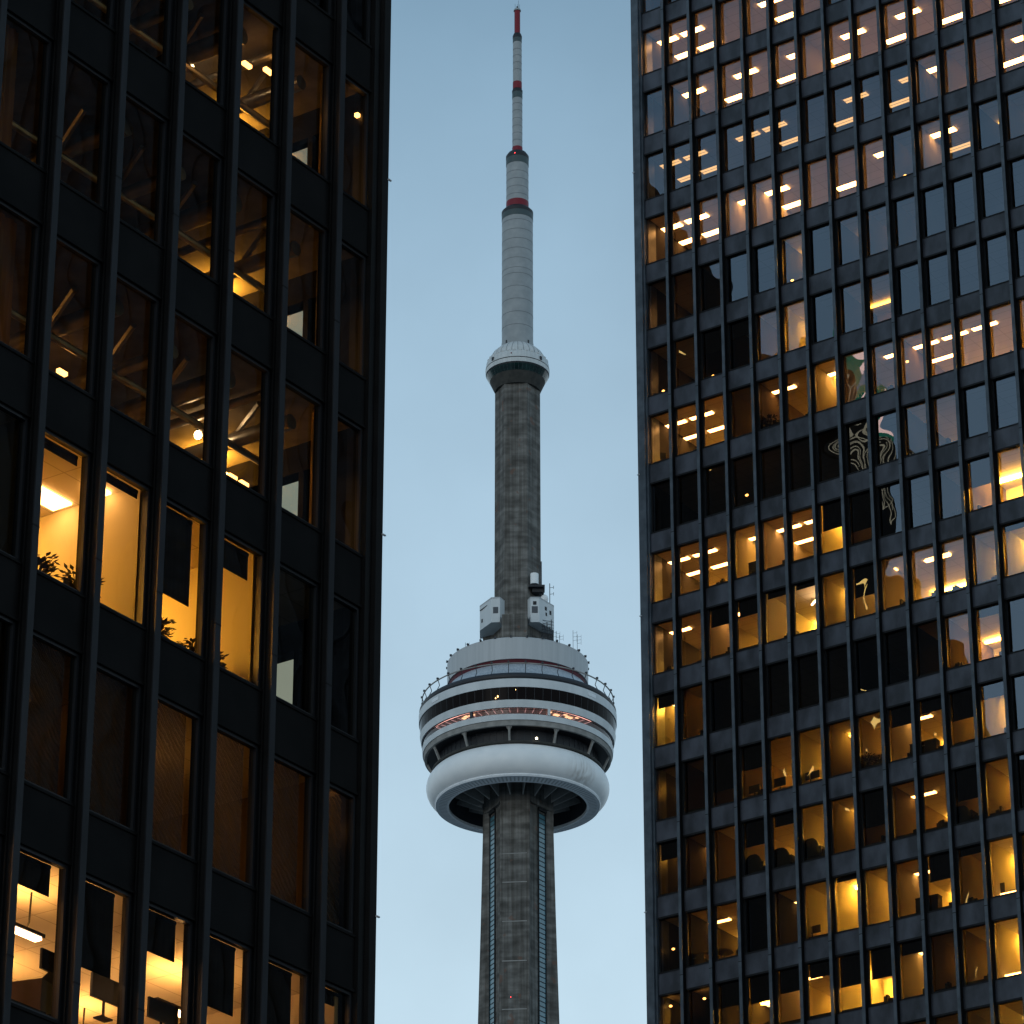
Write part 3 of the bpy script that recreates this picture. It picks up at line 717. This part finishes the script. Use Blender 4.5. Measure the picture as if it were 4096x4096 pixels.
for k, x, n in ((-3, 2.45, 4.9), (-5, 13.3, 2.35), (-5, 11.7, 4.4), (-5, 3.95, 4.45), (-6, 13.3, 2.35), (-6, 11.7, 4.4), (-6, 2.4, 2.4), (-6, 4.1, 4.5),
                (-7, 2.4, 2.4), (-7, 7.1, 2.35), (-7, 11.7, 4.4), (-7, 12.95, 2.3), (-7, 4.1, 4.5), (-7, 17.6, 4.6), (-8, 7.1, 2.35), (-8, 11.6, 4.3), (-8, 13.2, 2.35), (-8, 4.2, 4.4), (-3, 15.0, 1.75), (-3, 12.2, 1.8)):
    strips.append((k, x, n, 1.2, .3, 'troffer'))
for (k, x, n, l, w, mat) in strips:
    zc = zt_r(k) + .12
    mb = MB(); mb.box(-l / 2, l / 2, -w / 2, w / 2, -.05, -.004); mb.m = 1
    mb.box(-l / 2 - .03, l / 2 + .03, -w / 2 - .03, -w / 2, -.055, -.004); mb.box(-l / 2 - .03, l / 2 + .03, w / 2, w / 2 + .03, -.055, -.004)
    mb.box(-l / 2, l / 2, -.012, .012, -.06, -.051)
    o = mb.build('ceiling_light', [mat, 'wallpaint'], rb); o.location = (x, n, zc)
# hanging tube lamps and small glowing dots
mb = MB(); mb.bar((8.0, 2.3, zt_r(-3) - .25), (9.15, 1.4, zt_r(-3) - .25), .045, 6); mb.m = 1; mb.bar((8.0, 2.3, zt_r(-3) - .25), (8.0, 2.3, zt_r(-3) + .1), .012, 4)
mb.build('pendant_light', ['pend', 'plastic'], rb)
for k in (-7, -8):
    MB().box(12 * BR + S0 - 1.45 - BR, 12 * BR + S0 - .2 - BR, 1.3, 1.4, zt_r(k) - GT + .42, zt_r(k) - GT + .50).build('desk_light', 'troffer', rb)
for (x, k, z) in ((.75, 1, .5), (3.6, 1, .45), (4.4, 1, .5), (8.2, 2, .55), (14.6, 3, .5), (.7, -7, 1.3), (5.3, -1, .9), (2.3, -8, 2.3), (3.5, -8, 1.9), (14.2, 0, 1.6), (.5, -8, 2.3)):
    MB().blob((x + .15, 1.0, zt_r(k) - GT + z), (.085, .06, .05), 7, 5).build('lamp_dot', 'spot_s', rb)
# roller blinds part way down
BLINDS = [(-3, 2, .34), (-3, 3, .30), (-3, 7, .55), (-3, 4, .1), (-3, 5, .08), (-5, 2, .68), (-5, 3, .42), (-5, 8, .33), (-5, 9, .22), (-5, 11, .25), (-5, 10, .5), (-6, 3, .44), (-6, 7, .62), (-6, 4, .2), (-7, 9, .44),
          (-8, 2, .42), (-8, 3, .46), (-8, 6, .52), (-8, 7, .5), (-8, 8, .2), (-8, 4, .4), (-7, 10, .12), (-4, 0, .22), (-4, 11, .15), (-2, 7, .68), (-2, 11, .5), (1, 2, .45), (1, 3, .3), (-6, 10, .55), (-7, 6, .06), (-3, 12, .1), (-2, 6, .5), (-6, 0, .3), (-8, 5, .25)]
for (k, c, f) in BLINDS:
    a, b = col_r(c); zt = zt_r(k)
    MB().box(a + .06, b - .05, .56, .572, zt - GT * f, zt + .1).box(a + .05, b - .04, .553, .58, zt - GT * f - .03, zt - GT * f).build('roller_blind', 'blind', rb)
# inner sills with dark clutter level
for (k, c0, c1, lv, dep) in ROOMS:
    if lv >= 1 and k < 1 and dep > 4:
        a = col_r(c0)[0] + .02; b = col_r(c1)[1] - .02; z = zt_r(k) - GT
        mb = MB(); mb.box(a, b, .60, 1.15, z - .12, z + .16 + .05 * ((c0 * 7 + k) % 3)); mb.build('sill_bench', 'desk', rb)
# little wall brackets on the corner
for z in (zt_r(4) - 1, zt_r(-1) + .5, zt_r(-3) + .4, zt_r(-7) + .3):
    MB().box(-.03, .10, -.03, .02, z, z + .04).build('wall_bracket', 'bracket', rb)

# ================================================================== LEFT BUILDING
lb = empty('office_tower', 'near black office tower on the left with tall windows and two brightly lit floors', 'building', (-3.187, 62.4, 0), R(55.39))
BL = 1.57; ZL = 37.35; NL = 8
def zb_l(k): return ZL + FH * k
def col_l(c):
    """column c (c=-1 is the last bay by the sky): x range of the opening"""
    if c == -1: return .02, 1.06
    x = -BL * (c + 1); return x + .02, x + BL - .17
KL = range(-7, 3)
top_l = 150.0
mat_l = Matrix.Translation((-3.187, 62.4, 0)) @ Matrix.Rotation(R(55.39), 4, 'Z')
for i in range(0, NL + 1):
    mullion_mesh(-BL * i - .15, .15, -1.7, top_l, 'mullion', ['flange_skylit', 'steel_near'], lb)
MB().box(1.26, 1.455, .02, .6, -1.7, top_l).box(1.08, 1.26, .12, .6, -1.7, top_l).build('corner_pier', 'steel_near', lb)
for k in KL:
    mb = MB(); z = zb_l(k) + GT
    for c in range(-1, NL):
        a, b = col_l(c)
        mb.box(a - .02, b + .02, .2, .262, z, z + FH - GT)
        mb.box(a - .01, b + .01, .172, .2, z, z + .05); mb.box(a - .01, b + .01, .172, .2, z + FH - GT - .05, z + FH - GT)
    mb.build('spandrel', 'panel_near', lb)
xl = -BL * NL - .17
zlo, zhi = zb_l(-7), zb_l(2) + FH
mb = MB()
mb.box(xl, 1.08, .21, .5, -1.7, zlo); mb.box(xl, 1.08, .21, .5, zhi, top_l); mb.box(-40, xl, .21, .5, -1.7, top_l)
for j in range(1, 16): mb.box(xl - BL * j, xl - BL * j + .15, .01, .21, -1.7, top_l)
mb.box(-40, 1.455, 30, 30.4, -1.7, top_l); mb.box(-40, -39.6, .5, 30, -1.7, top_l); mb.box(-40, 1.4, .5, 30, top_l, top_l + .5)
mb.box(1.1, 1.44, .6, 30, -1.7, zlo); mb.box(1.1, 1.44, .6, 30, zhi, top_l)
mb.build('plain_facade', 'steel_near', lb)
for k in list(KL):
    z = zb_l(k) + GT
    mb = MB(); mb.box(xl + .1, 1.08, .43, 9.4, z + .12, z + .30); mb.m = 1
    mb.box(xl + .1, 1.08, .43, 9.4, z + .32, z + FH - GT - .10); mb.build('floor_slab', ['raw' if k >= -2 else 'ceil_near', 'carpet'], lb)
MB().box(xl, 1.08, 9.42, 9.7, zlo, zhi).box(xl - .05, xl + .08, .5, 9.4, zlo, zhi).build('core_wall', 'core', lb)
# end wall with its own windows, seen slantwise through the second bay
ew = MB()
for k in KL:
    z = zb_l(k)
    ew.box(1.1, 1.4, .6, 9.4, z + GT - .45, z + FH + .002)
    for (y0, y1) in ((.6, 1.10), (1.62, 1.74), (2.9, 9.4)): ew.box(1.1, 1.4, y0, y1, z, z + GT - .45)
    if k not in (0, -1, -2, -3): ew.box(1.1, 1.4, 1.10, 2.9, z + .0015, z + GT - .452)
ew.build('end_wall', 'dark_in', lb)
for k in (0, -1, -2, -3):
    MB().quad((1.25, 1.10, zb_l(k)), (1.25, 2.9, zb_l(k)), (1.25, 2.9, zb_l(k) + GT - .45), (1.25, 1.10, zb_l(k) + GT - .45)).build('side_pane', 'clear', lb)
for k in KL:
    for c in range(-1, NL):
        a, b = col_l(c)
        window_at(a, b, zb_l(k), zb_l(k) + GT, lb, 'framen', 'gL')
# rooms on the left
def lroom(k, x0, x1, dep, wall, back=True):
    zf = zb_l(k) - .10; zc = zb_l(k) + GT + .117
    mb = MB(); mb.box(x0 - .05, x0 + .05, .44, 9.35, zf, zc); mb.box(x1 - .05, x1 + .05, .44, 9.35, zf, zc)
    if back: mb.box(x0 + .05, x1 - .05, dep, dep + .1, zf, zc)
    return mb.build('partition_wall', wall, lb)
def llamp(k, x0, x1, y, mat, dz=.06, w=.25):
    zc = zb_l(k) + GT + .12
    MB().box(x0, x1, y, y + w, zc - dz - .04, zc - dz).build('ceiling_light', mat, lb)
def ledge(k, c): a, b = col_l(c); return a, b
# floor -3: four private offices
k = -3
lroom(k, -7.9, -4.85, 5.5, 'wallpaint'); lroom(k, -4.7, -1.72, 5.0, 'wallpaint')
llamp(k, -5.95, -5.05, 1.84, 'troffer', .01, .42); llamp(k, -7.6, -5.1, 4.4, 'hid3'); llamp(k, -4.4, -2.0, 4.0, 'hid3')
llamp(k, -5.45, -5.0, 1.0, 'troffer', .02, .24)
# floor -5: open office
k = -5
mb = MB(); zf = zb_l(k) - .1; zc = zb_l(k) + GT + .117
mb.box(xl + .1, .85, 8.0, 8.1, zf, zc); mb.box(.85, .95, .44, 8.1, zf, zc); mb.build('partition_wall', 'wallpaint', lb)
for (x, y, dz) in ((-5.95, 1.72, .72), (-1.3, 2.2, .72), (-3.6, 4.6, .72), (-7.5, 4.6, .72), (-1.0, 4.8, .72), (-9.5, 2.0, .72)):
    zc_ = zb_l(k) + GT + .12
    mb = MB(); T = Matrix.Translation((x, y, zc_ - dz))
    mb.box(-.6, .6, -.10, .10, 0, .06, T); mb.m = 1; mb.box(-.55, .55, -.07, .07, -.05, -.002, T)
    mb.m = 2; mb.box(-.5, .5, -.06, .06, .062, .075, T)
    mb.m = 0; mb.path([T @ Vector((.25, 0, .08)), T @ Vector((.3, 0, .2)), T @ Vector((.32, 0, dz))], .018, 5)
    mb.build('pendant_light', ['plastic', 'pend', 'pend_up'], lb)
# brown floor -4
lroom(-4, -7.9, -4.75, 6, 'walldark'); lroom(-4, -4.6, .3, 6, 'walldark'); 
llamp(-4, -7.5, -5.0, 4.6, 'hid0'); llamp(-4, -4.2, -1.6, 4.8, 'hid0'); llamp(-4, -1.4, .2, 4.8, 'hid0')
llamp(-4, -5.9, -5.4, 2.4, 'spot_s', .02, .10); llamp(-4, .45, .8, .9, 'spot_s', .4, .1)  # second bar stands in for a fixture reflected in the pane
MB().box(-3.0, -2.5, 2.8, 2.9, zb_l(-4) + 1.9, zb_l(-4) + 2.5).build('wall_screen', 'hid1', lb)
for (k_, x, y, z) in ((-4, -2.1, .9, 1.2), (-4, -1.1, .9, .75), (-2, -4.55, .9, .5)):  # glowing dots standing in for lamp reflections on the panes
    MB().blob((x, y, zb_l(k_) + z), (.028, .028, .06), 7, 5).build('lamp_dot', 'spot_s', lb)
# bare floors -2..1: ducts, pipes and a few work lamps
llamp(-2, -4.6, -3.2, 5.6, 'hid1', .5); llamp(-2, -2.4, -.4, 6.5, 'hid1', .5); llamp(-2, -7.5, -5.0, 5, 'hid1', .5)
llamp(0, -2.6, -1.4, 6.0, 'hid0', .5); llamp(-1, -2.5, 0, 7.2, 'hid0', .5); llamp(-1, -8.5, -6.5, 5.5, 'hid1', .3); llamp(-2, -8.5, -6.5, 5.5, 'hid0', .3); llamp(0, .1, .8, 3.2, 'hid2', .3); llamp(-1, .1, .8, 3.2, 'hid2', .3); llamp(-2, .1, .8, 3.2, 'hid2', .3)
for k in (-2, -1, 0, 1):
    zc = zb_l(k) + GT + .12
    for (x, r, dz) in ((-5.3, .17, .25), (-3.75, .13, .45), (-2.2, .20, .3), (-1.2, .09, .2), (-.35, .15, .4)):
        MB().bar((x, .8, zc - dz), (x, 8.8, zc - dz), r, 12).build('duct', 'duct', lb, smooth=True)
    for (y, r, dz) in ((2.1, .07, .55), (3.4, .12, .6)):
        MB().bar((xl + .3, y, zc - dz), (.9, y, zc - dz), r, 8).build('pipe', 'duct', lb, smooth=True)
    mb = MB()
    for x in (-6.0, -4.4, -2.9, -.8): mb.bar((x, 1.2, zc - .1), (x + 1.6, 4.4, zc - .75), .06, 6)
    mb.build('brace', 'duct', lb)
for (x, y, z) in ((-.96, 2.5, zb_l(-2) + GT - .32), (-1.99, 2.2, zb_l(0) + GT - .3)):
    mb = MB().blob((x, y, z), (.075, .075, .085), 10, 8); mb.m = 1; mb.bar((x, y, z + .06), (x, y, z + .45), .03, 6); mb.build('work_lamp', ['spot', 'plastic'], lb)
for (x, y, k_) in ((-1.7, 1.1, 0), (-1.3, .9, 0), (1.0, .45, 0), (.5, 2.9, -2), (.85, 2.9, -2), (-4.5, 2.8, -2)):
    MB().box(x, x + .22, y, y + .08, zb_l(k_) + GT - .45, zb_l(k_) + GT - .38).build('ceiling_light', 'spot_s', lb)
# curtains in the last bay and at the far left
for (k, c, f0, f1) in ((0, -1, .02, .52), (-1, -1, .05, .55), (-2, -1, .0, .6), (-2, 5, .0, .9), (-1, 5, 0, .7), (0, 6, 0, 1)):
    a, b = col_l(c); w = b - a; n = 18
    mb = MB()
    for i in range(n):
        t0, t1 = f0 + (f1 - f0) * i / n, f0 + (f1 - f0) * (i + 1) / n
        y0, y1 = .62 + .035 * math.sin(i * 1.9), .62 + .035 * math.sin((i + 1) * 1.9)
        mb.quad((a + w * t0, y0, zb_l(k) - .08), (a + w * t1, y1, zb_l(k) - .08), (a + w * t1, y1, zb_l(k) + GT + .1), (a + w * t0, y0, zb_l(k) + GT + .1))
    mb.build('curtain', 'curtain', lb)
def sheer_mat():
    m = bpy.data.materials.new('sheer brown shade'); m.use_nodes = True; t = m.node_tree; t.nodes.clear(); n = t.nodes.new; L = t.links.new
    o = n('ShaderNodeOutputMaterial'); tr = n('ShaderNodeBsdfTransparent'); df = n('ShaderNodeBsdfDiffuse'); tl = n('ShaderNodeBsdfTranslucent')
    tcn = n('ShaderNodeTexCoord'); wv = n('ShaderNodeTexWave'); wv.bands_direction = 'DIAGONAL'; wv.inputs['Scale'].default_value = 4.5; wv.inputs['Distortion'].default_value = 5; wv.inputs['Detail'].default_value = 3
    L(tcn.outputs['Object'], wv.inputs['Vector'])
    r = n('ShaderNodeMapRange'); r.inputs[3].default_value = .42; r.inputs[4].default_value = .62; L(wv.outputs['Fac'], r.inputs[0])
    df.inputs[0].default_value = (.16, .14, .12, 1); tl.inputs[0].default_value = (.34, .30, .25, 1)
    a = n('ShaderNodeMixShader'); a.inputs[0].default_value = .5; L(df.outputs[0], a.inputs[1]); L(tl.outputs[0], a.inputs[2])
    b = n('ShaderNodeMixShader'); L(r.outputs[0], b.inputs[0]); L(tr.outputs[0], b.inputs[1]); L(a.outputs[0], b.inputs[2]); L(b.outputs[0], o.inputs[0]); return m
M['sheer'] = sheer_mat()
for c in range(-1, 6):
    a, b = col_l(c); z0 = zb_l(-4)
    MB().box(a + .05, b - .06, .50, .503, z0 - .05, z0 + GT + .05).build('sheer_shade', 'sheer', lb)
# blinds
for (k, c, f, gap) in ((-3, 2, .62, .10), (-3, 1, .20, .10), (-5, 4, .20, .10), (-5, 3, .55, .10), (-5, 2, .27, .10), (-5, 1, .46, .10), (-5, 0, .78, .12), (-3, 4, .07, 0), (-3, 3, .06, 0), (-5, -1, .1, 0)):
    a, b = col_l(c); zt = zb_l(k) + GT
    mb = MB().box(a + .05, b - .06 - gap, .46, .472, zt - GT * f, zt - .06); mb.bar((a + .05, .47, zt - .04), (b - .08 - gap, .47, zt - .04), .045, 8)
    mb.build('roller_blind', 'blind', lb)
for k, cs in ((-5, range(-1, 7)), (-3, (1, 2, 3, 4))):
    for c in cs:
        a, b = col_l(c); MB().box(a, b + .1, .62, 1.5, zb_l(k) - .1, zb_l(k) + .28).build('sill_bench', 'desk', lb)
for z in (zb_l(0) + .75, zb_l(-2) + .5, zb_l(-4) + .4):
    MB().box(1.40, 1.49, -.035, .0, z, z + .022).build('wall_bracket', 'bracket', lb)

# ================================================================== DARK BLOCK SEEN ONLY IN THE REFLECTIONS
u = Vector((.773, .635, 0)); nn = Vector((-.635, .773, 0))
A = Vector((-58.5, 138.4, 0)); 
nb = empty('offscreen_office_block', 'dark office block seen only as a reflection in the panes of the right tower', 'building', tuple(A), math.atan2(-u.y, -u.x))
mb = MB(); mb.box(0, 120, -30, 0, -1.7, 141.5); mb.box(14, 40, -24, -4, 141.5, 147)
mb.build('facade', 'dark_in', nb)
mb = MB(); rr = random.Random(11)
for i in range(36):
    x = 2 + rr.randrange(0, 60) * 1.9; z = 60 + rr.randrange(0, 21) * 3.7
    mb.quad((x, .05, z), (x + 1.2, .05, z), (x + 1.2, .05, z + .5), (x, .05, z + .5))
o = mb.build('lit_window', 'hid1b', nb); o['kind'] = 'stuff'
MB().box(51, 71, -6, -.2, 141.5, 153).build('roof_box', 'dark_in', nb)
mb = MB(); q = random.Random(5)
for i in range(8):
    for j in range(5):
        x0, z0 = 52 + i * 2.1, 141.8 + j * 2.1
        a_, b_ = ((x0, .1, z0), (x0 + 2.1, .1, z0 + 2.1)) if (i + j) % 2 else ((x0 + 2.1, .1, z0), (x0, .1, z0 + 2.1))
        mb.bar(a_, b_, .06, 5)
        if q.random() < .5: mb.bar((x0, .1, z0), (x0, .1, z0 + 2.1), .05, 5)
mb.build('roof_lattice', 'lattice', nb)
mb = MB(); mb.box(56, 58.6, -1.2, .1, 153, 157.5); mb.box(65, 68, -1.2, .1, 153, 156.5); mb.build('roof_sign', 'signgreen', nb)
MB().box(56.6, 58, .1, .25, 154.5, 156.5).box(65.5, 67.4, .1, .25, 153.8, 155.6).build('sign_face', 'signpink', nb)

# ================================================================== LOOSE THINGS BEHIND THE GLASS
def place(root, mat, loc, rz=0.0):
    p = mat @ Vector(loc); root.location = p
    root.rotation_euler = (0, 0, mat.to_euler().z + rz)
def monitor(mat, x, y, z, w, h, label, rz=0.0, twin=False, tilt=0.0):
    t = empty('monitor', label, 'monitor'); place(t, mat, (x, y, z), rz)
    mb = MB(); mb.box(-.14, .14, -.09, .09, 0, .025); mb.bar((0, 0, .02), (0, 0, .34), .025, 6); mb.build('stand', 'plastic', t)
    xs = (-w / 2 - .02, w / 2 + .02) if twin else (0,)
    for xx in xs:
        T = Matrix.Translation((xx, -.03, .30 + h / 2)) @ Matrix.Rotation(tilt, 4, 'Y')
        MB().box(-w / 2, w / 2, -.02, .025, -h / 2, h / 2, T).build('screen', 'plastic', t)
    return t
zr = lambda k: zt_r(k) - GT
bench = lambda k, c0: zr(k) + .16 + .05 * ((c0 * 7 + k) % 3)
monitor(mat_r, 8.35, 1.0, bench(-5, 5), .46, .36, 'pair of small black monitors against the bright yellow ceiling, left of the potted plants', twin=True)
monitor(mat_r, 6.75, 1.0, bench(-5, 3), .62, .40, 'wide black monitor beside the hanging ceiling panel, left of the paired monitors')
monitor(mat_r, 5.4, 1.0, bench(-5, 3), .56, .36, 'black monitor in front of a half lowered blind, leftmost of its row of desks')
monitor(mat_r, 8.15, 1.0, bench(-7, 5), .42, .34, 'pair of black monitors in the bright office two floors below the paired monitors', twin=True)
monitor(mat_r, 5.85, 1.0, bench(-2, 3), .80, .50, 'large black monitor against a curved pool of yellow light on a pale wall')
monitor(mat_r, .8, 1.0, bench(0, 0), .30, .36, 'small tilted black monitor by the pale wall at the tower corner', rz=.8)
zlb = lambda k: zb_l(k) + .28
monitor(mat_l, -5.75, 1.0, zlb(-5) + .55, .85, .34, 'wide black monitor raised high beneath the tubular pendant lamp in the lower left window', rz=.05)
monitor(mat_l, -4.55, 1.0, zlb(-5) + .45, .72, .40, 'black monitor on a swing arm silhouetted under a long lowered blind')
monitor(mat_l, -3.1, 1.0, zlb(-5) + .5, .75, .34, 'black monitor tipped towards the ceiling in the third lit window of the bottom floor')
def cabinet(mat, x, y, z, w, d, h, m, label, name='cabinet', rz=0.0, flaps=False):
    t = empty(name, label, name.replace('_', ' ')); place(t, mat, (x, y, z), rz)
    MB().box(-w / 2, w / 2, -d / 2, d / 2, 0, h).build('body', m, t)
    if flaps:
        MB().quad((-w / 2, -d / 2, h), (w / 2, -d / 2, h), (w / 2, -d / 2 - .12, h + .1), (-w / 2, -d / 2 - .12, h + .1)).build('flap', m, t)
    else:
        MB().box(-w / 2 - .015, w / 2 + .015, -d / 2 - .015, d / 2 + .015, h, h + .03).build('top', m, t)
        MB().box(-.08, .08, -d / 2 - .03, -d / 2, h * .7, h * .7 + .03).build('handle', 'bracket', t)
    return t
cabinet(mat_l, -6.0, 1.15, zlb(-5), .75, .55, .62, 'card', 'brown cardboard box on the sill at the bottom left, below the pendant lamp', 'cardboard_box', .25, True)
cabinet(mat_r, 14.0, 1.1, bench(-7, 8), 1.1, .4, .75, 'desk', 'dark filing cabinet under two white ceiling panels beside a half drawn blind')
cabinet(mat_r, 14.2, 1.1, bench(-5, 8), 1.3, .4, .7, 'desk', 'dark low cabinet in the widest amber office, below a ceiling panel')
cabinet(mat_r, 2.0, 1.2, bench(-7, 1), 1.0, .45, .62, 'card', 'pale brown cabinet in the dim amber office next to the round table')
def armchair(mat, x, y, z, w, h, label, rz=0.0):
    t = empty('armchair', label, 'armchair'); place(t, mat, (x, y, z), rz)
    mb = MB(); mb.box(-w / 2, w / 2, -.3, .3, .08, .3); mb.build('seat', 'plastic', t)
    mb = MB(); n = 10
    prof = [(-w / 2 + w * i / n, .3 + (h - .3) * (1 - abs(2 * i / n - 1) ** 3.5)) for i in range(n + 1)]
    for (a, za), (b, zb_) in zip(prof, prof[1:]):
        mb.quad((a, -.32, .2), (b, -.32, .2), (b, -.28, zb_), (a, -.28, za)); mb.quad((a, -.16, .2), (b, -.16, .2), (b, -.18, zb_), (a, -.18, za))
        mb.quad((a, -.28, za), (b, -.28, zb_), (b, -.18, zb_), (a, -.18, za))
    mb.build('backrest', 'plastic', t)
    for sx_ in (-1, 1): MB().box(sx_ * w / 2 - .06, sx_ * w / 2 + .06, -.28, .3, .2, .52).build('armrest', 'plastic', t)
    for sx_ in (-1, 1):
        for sy in (-.24, .24): MB().box(sx_ * (w / 2 - .08) - .03, sx_ * (w / 2 - .08) + .03, sy - .03, sy + .03, 0, .08).build('leg', 'plastic', t)
armchair(mat_r, 5.35, 1.0, bench(-6, 3), 1.0, .95, 'dark rounded armchair, leftmost of the three black chair backs in one row')
armchair(mat_r, 6.75, 1.0, bench(-6, 3), 1.15, .95, 'dark rounded armchair under a white ceiling panel, middle of three')
armchair(mat_r, 8.35, 1.0, bench(-6, 5), 1.0, .95, 'dark rounded armchair against the brightest yellow ceiling, right of two like it')
armchair(mat_r, 16.0, 1.0, bench(-6, 10), .95, .8, 'dark rounded armchair alone in the dim amber window near the right edge')
t = empty('round_table', 'small round dark table on a thin stem in the amber office under one ceiling panel', 'table'); place(t, mat_r, (3.55, 1.0, bench(-7, 1)))
MB().bar((0, 0, .42), (0, 0, .47), .42, 20).build('tabletop', 'desk', t, smooth=True); MB().bar((0, 0, .03), (0, 0, .42), .03, 8).build('stem', 'desk', t); MB().bar((0, 0, 0), (0, 0, .03), .2, 14).build('base', 'desk', t)
def plant(mat, x, y, z, s, label, seed):
    t = empty('potted_plant', label, 'plant'); place(t, mat, (x, y, z)); q = random.Random(seed)
    MB().bar((0, 0, 0), (0, 0, .22 * s), .10 * s, 12, .14 * s).build('pot', 'desk', t, smooth=True)
    mb = MB()
    for i in range(170):
        a = q.random() * 6.28; r = (.1 + .42 * q.random()) * s; zz = (.25 + .75 * q.random()) * s * (1 - .3 * r)
        c = Vector((r * math.cos(a), r * math.sin(a), zz)); d = Vector((math.cos(a), math.sin(a), q.uniform(-.5, .8))).normalized(); e = Vector((-d.y, d.x, 0)) * .075 * s
        L_ = .24 * s
        mb.quad(c - e * .3, c + d * L_ * .5 + e, c + d * L_, c + d * L_ * .5 - e)
        if i % 4 == 0: mb.bar((0, 0, .2 * s), tuple(c), .008, 4)
    mb.build('foliage', 'leaf', t)
plant(mat_l, -6.75, 1.0, zlb(-3), .55, 'dark leafy plant on the sill of the office with the long white ceiling light', 1)
plant(mat_l, -5.75, .95, zlb(-3), .62, 'dark leafy plant low in the corner of the plain yellow office window', 2)
plant(mat_l, -3.75, .95, zlb(-3), .5, 'dark plant beneath the deep black blind in the yellow window', 3)
plant(mat_l, -2.75, .95, zlb(-3), .45, 'spiky dark plant in the rightmost bright yellow office window', 4)
plant(mat_l, -2.2, 1.0, zlb(-3), .5, 'round bushy dark plant beside the spiky one, nearest the dark bay', 5)
plant(mat_r, 11.3, 1.0, bench(-5, 7), .7, 'tall potted plant on the sill of the amber window with a plain ceiling', 6)
plant(mat_r, 11.9, 1.0, bench(-5, 7), .5, 'short potted plant right of a taller one on the same sill', 7)
plant(mat_r, 6.9, 1.0, bench(0, 4), .7, 'bushy plant by the glass beneath short bright ceiling strips', 8)

t = empty('offscreen_office_block', 'unseen dark tower added to the right, shading the sides of both facades', 'building', (78, -48, 0), R(-35.31))  # unseen block added to darken mullion sides and the left facade
MB().box(-24, 24, -45, 45, -1.7, 222).build('facade', 'steel_near', t)
MB().box(-18, 18, -30, 30, 222, 229).build('roof_box', 'steel_near', t)
def chair(mat, x, y, z, label, rz=0.0):
    t = empty('office_chair', label, 'chair'); place(t, mat, (x, y, z), rz)
    MB().box(-.24, .24, -.24, .24, .40, .48).build('seat', 'plastic', t)
    mb = MB(); mb.box(-.22, .22, -.28, -.22, .58, 1.12); mb.box(-.03, .03, -.27, -.23, .42, .6); mb.build('backrest', 'plastic', t)
    mb = MB(); mb.bar((0, 0, .06), (0, 0, .42), .03, 8)
    for k in range(5): mb.bar((0, 0, .08), (.28 * math.cos(k * 1.257), .28 * math.sin(k * 1.257), .03), .02, 5)
    mb.build('base', 'plastic', t)
zfl = lambda k: zr(k) - .12
chair(mat_r, 10.6, 1.9, zfl(-5) + .001, 'black office chair in the half dark window between bright yellow ones, seen from behind', .4)
chair(mat_r, 12.2, 1.7, zfl(-3) + .001, 'black office chair low in the amber office with two short bright ceiling panels', 2.6)
chair(mat_r, 17.3, 1.6, zfl(-7) + .001, 'black office chair at the right edge in the brightest window beside dark glass', .2)

# box files along the sills of the lit lower offices
def binder(w, h):
    mb = MB(); mb.prism([(-w / 2, -.13), (w / 2, -.13), (w / 2, .13), (w * .3, .15), (-w * .3, .15), (-w / 2, .13)], 0, h)
    T = Matrix.Translation((0, -.132, h * .3)) @ Matrix.Rotation(R(90), 4, 'X')
    mb.bar(T @ Vector((0, 0, -.004)), T @ Vector((0, 0, .006)), w * .3, 8)
    return mb
q = random.Random(21); protos = []; files = 0
for k, c0, c1, lv, dep in ROOMS:
    if not (lv >= 1 and -8 <= k < 1 and dep > 4): continue
    for c in range(c0, min(c1, 12) + 1):
        if q.random() < .35: continue
        a, b = col_r(c); x = a + q.uniform(.15, .9)
        for i in range(q.randint(2, 5)):
            w, h = ((.08, .30), (.10, .36), (.16, .22))[q.randrange(3)]
            if x + w > b: break
            key = (w, h)
            hit = [p for kk, p in protos if kk == key]
            if hit: o = hit[0].copy(); C.objects.link(o)
            else:
                o = binder(w, h).build('box_file', 'desk'); o['category'] = 'box file'; o['group'] = 'box files on the office sills'
                o['label'] = 'dark box file on a window sill in a lit lower office of the right tower'; protos.append((key, o))
            place(o, mat_r, (x + w / 2, .98 + q.uniform(-.06, .06), bench(k, c0)), q.uniform(-.15, .15)); x += w + .012; files += 1
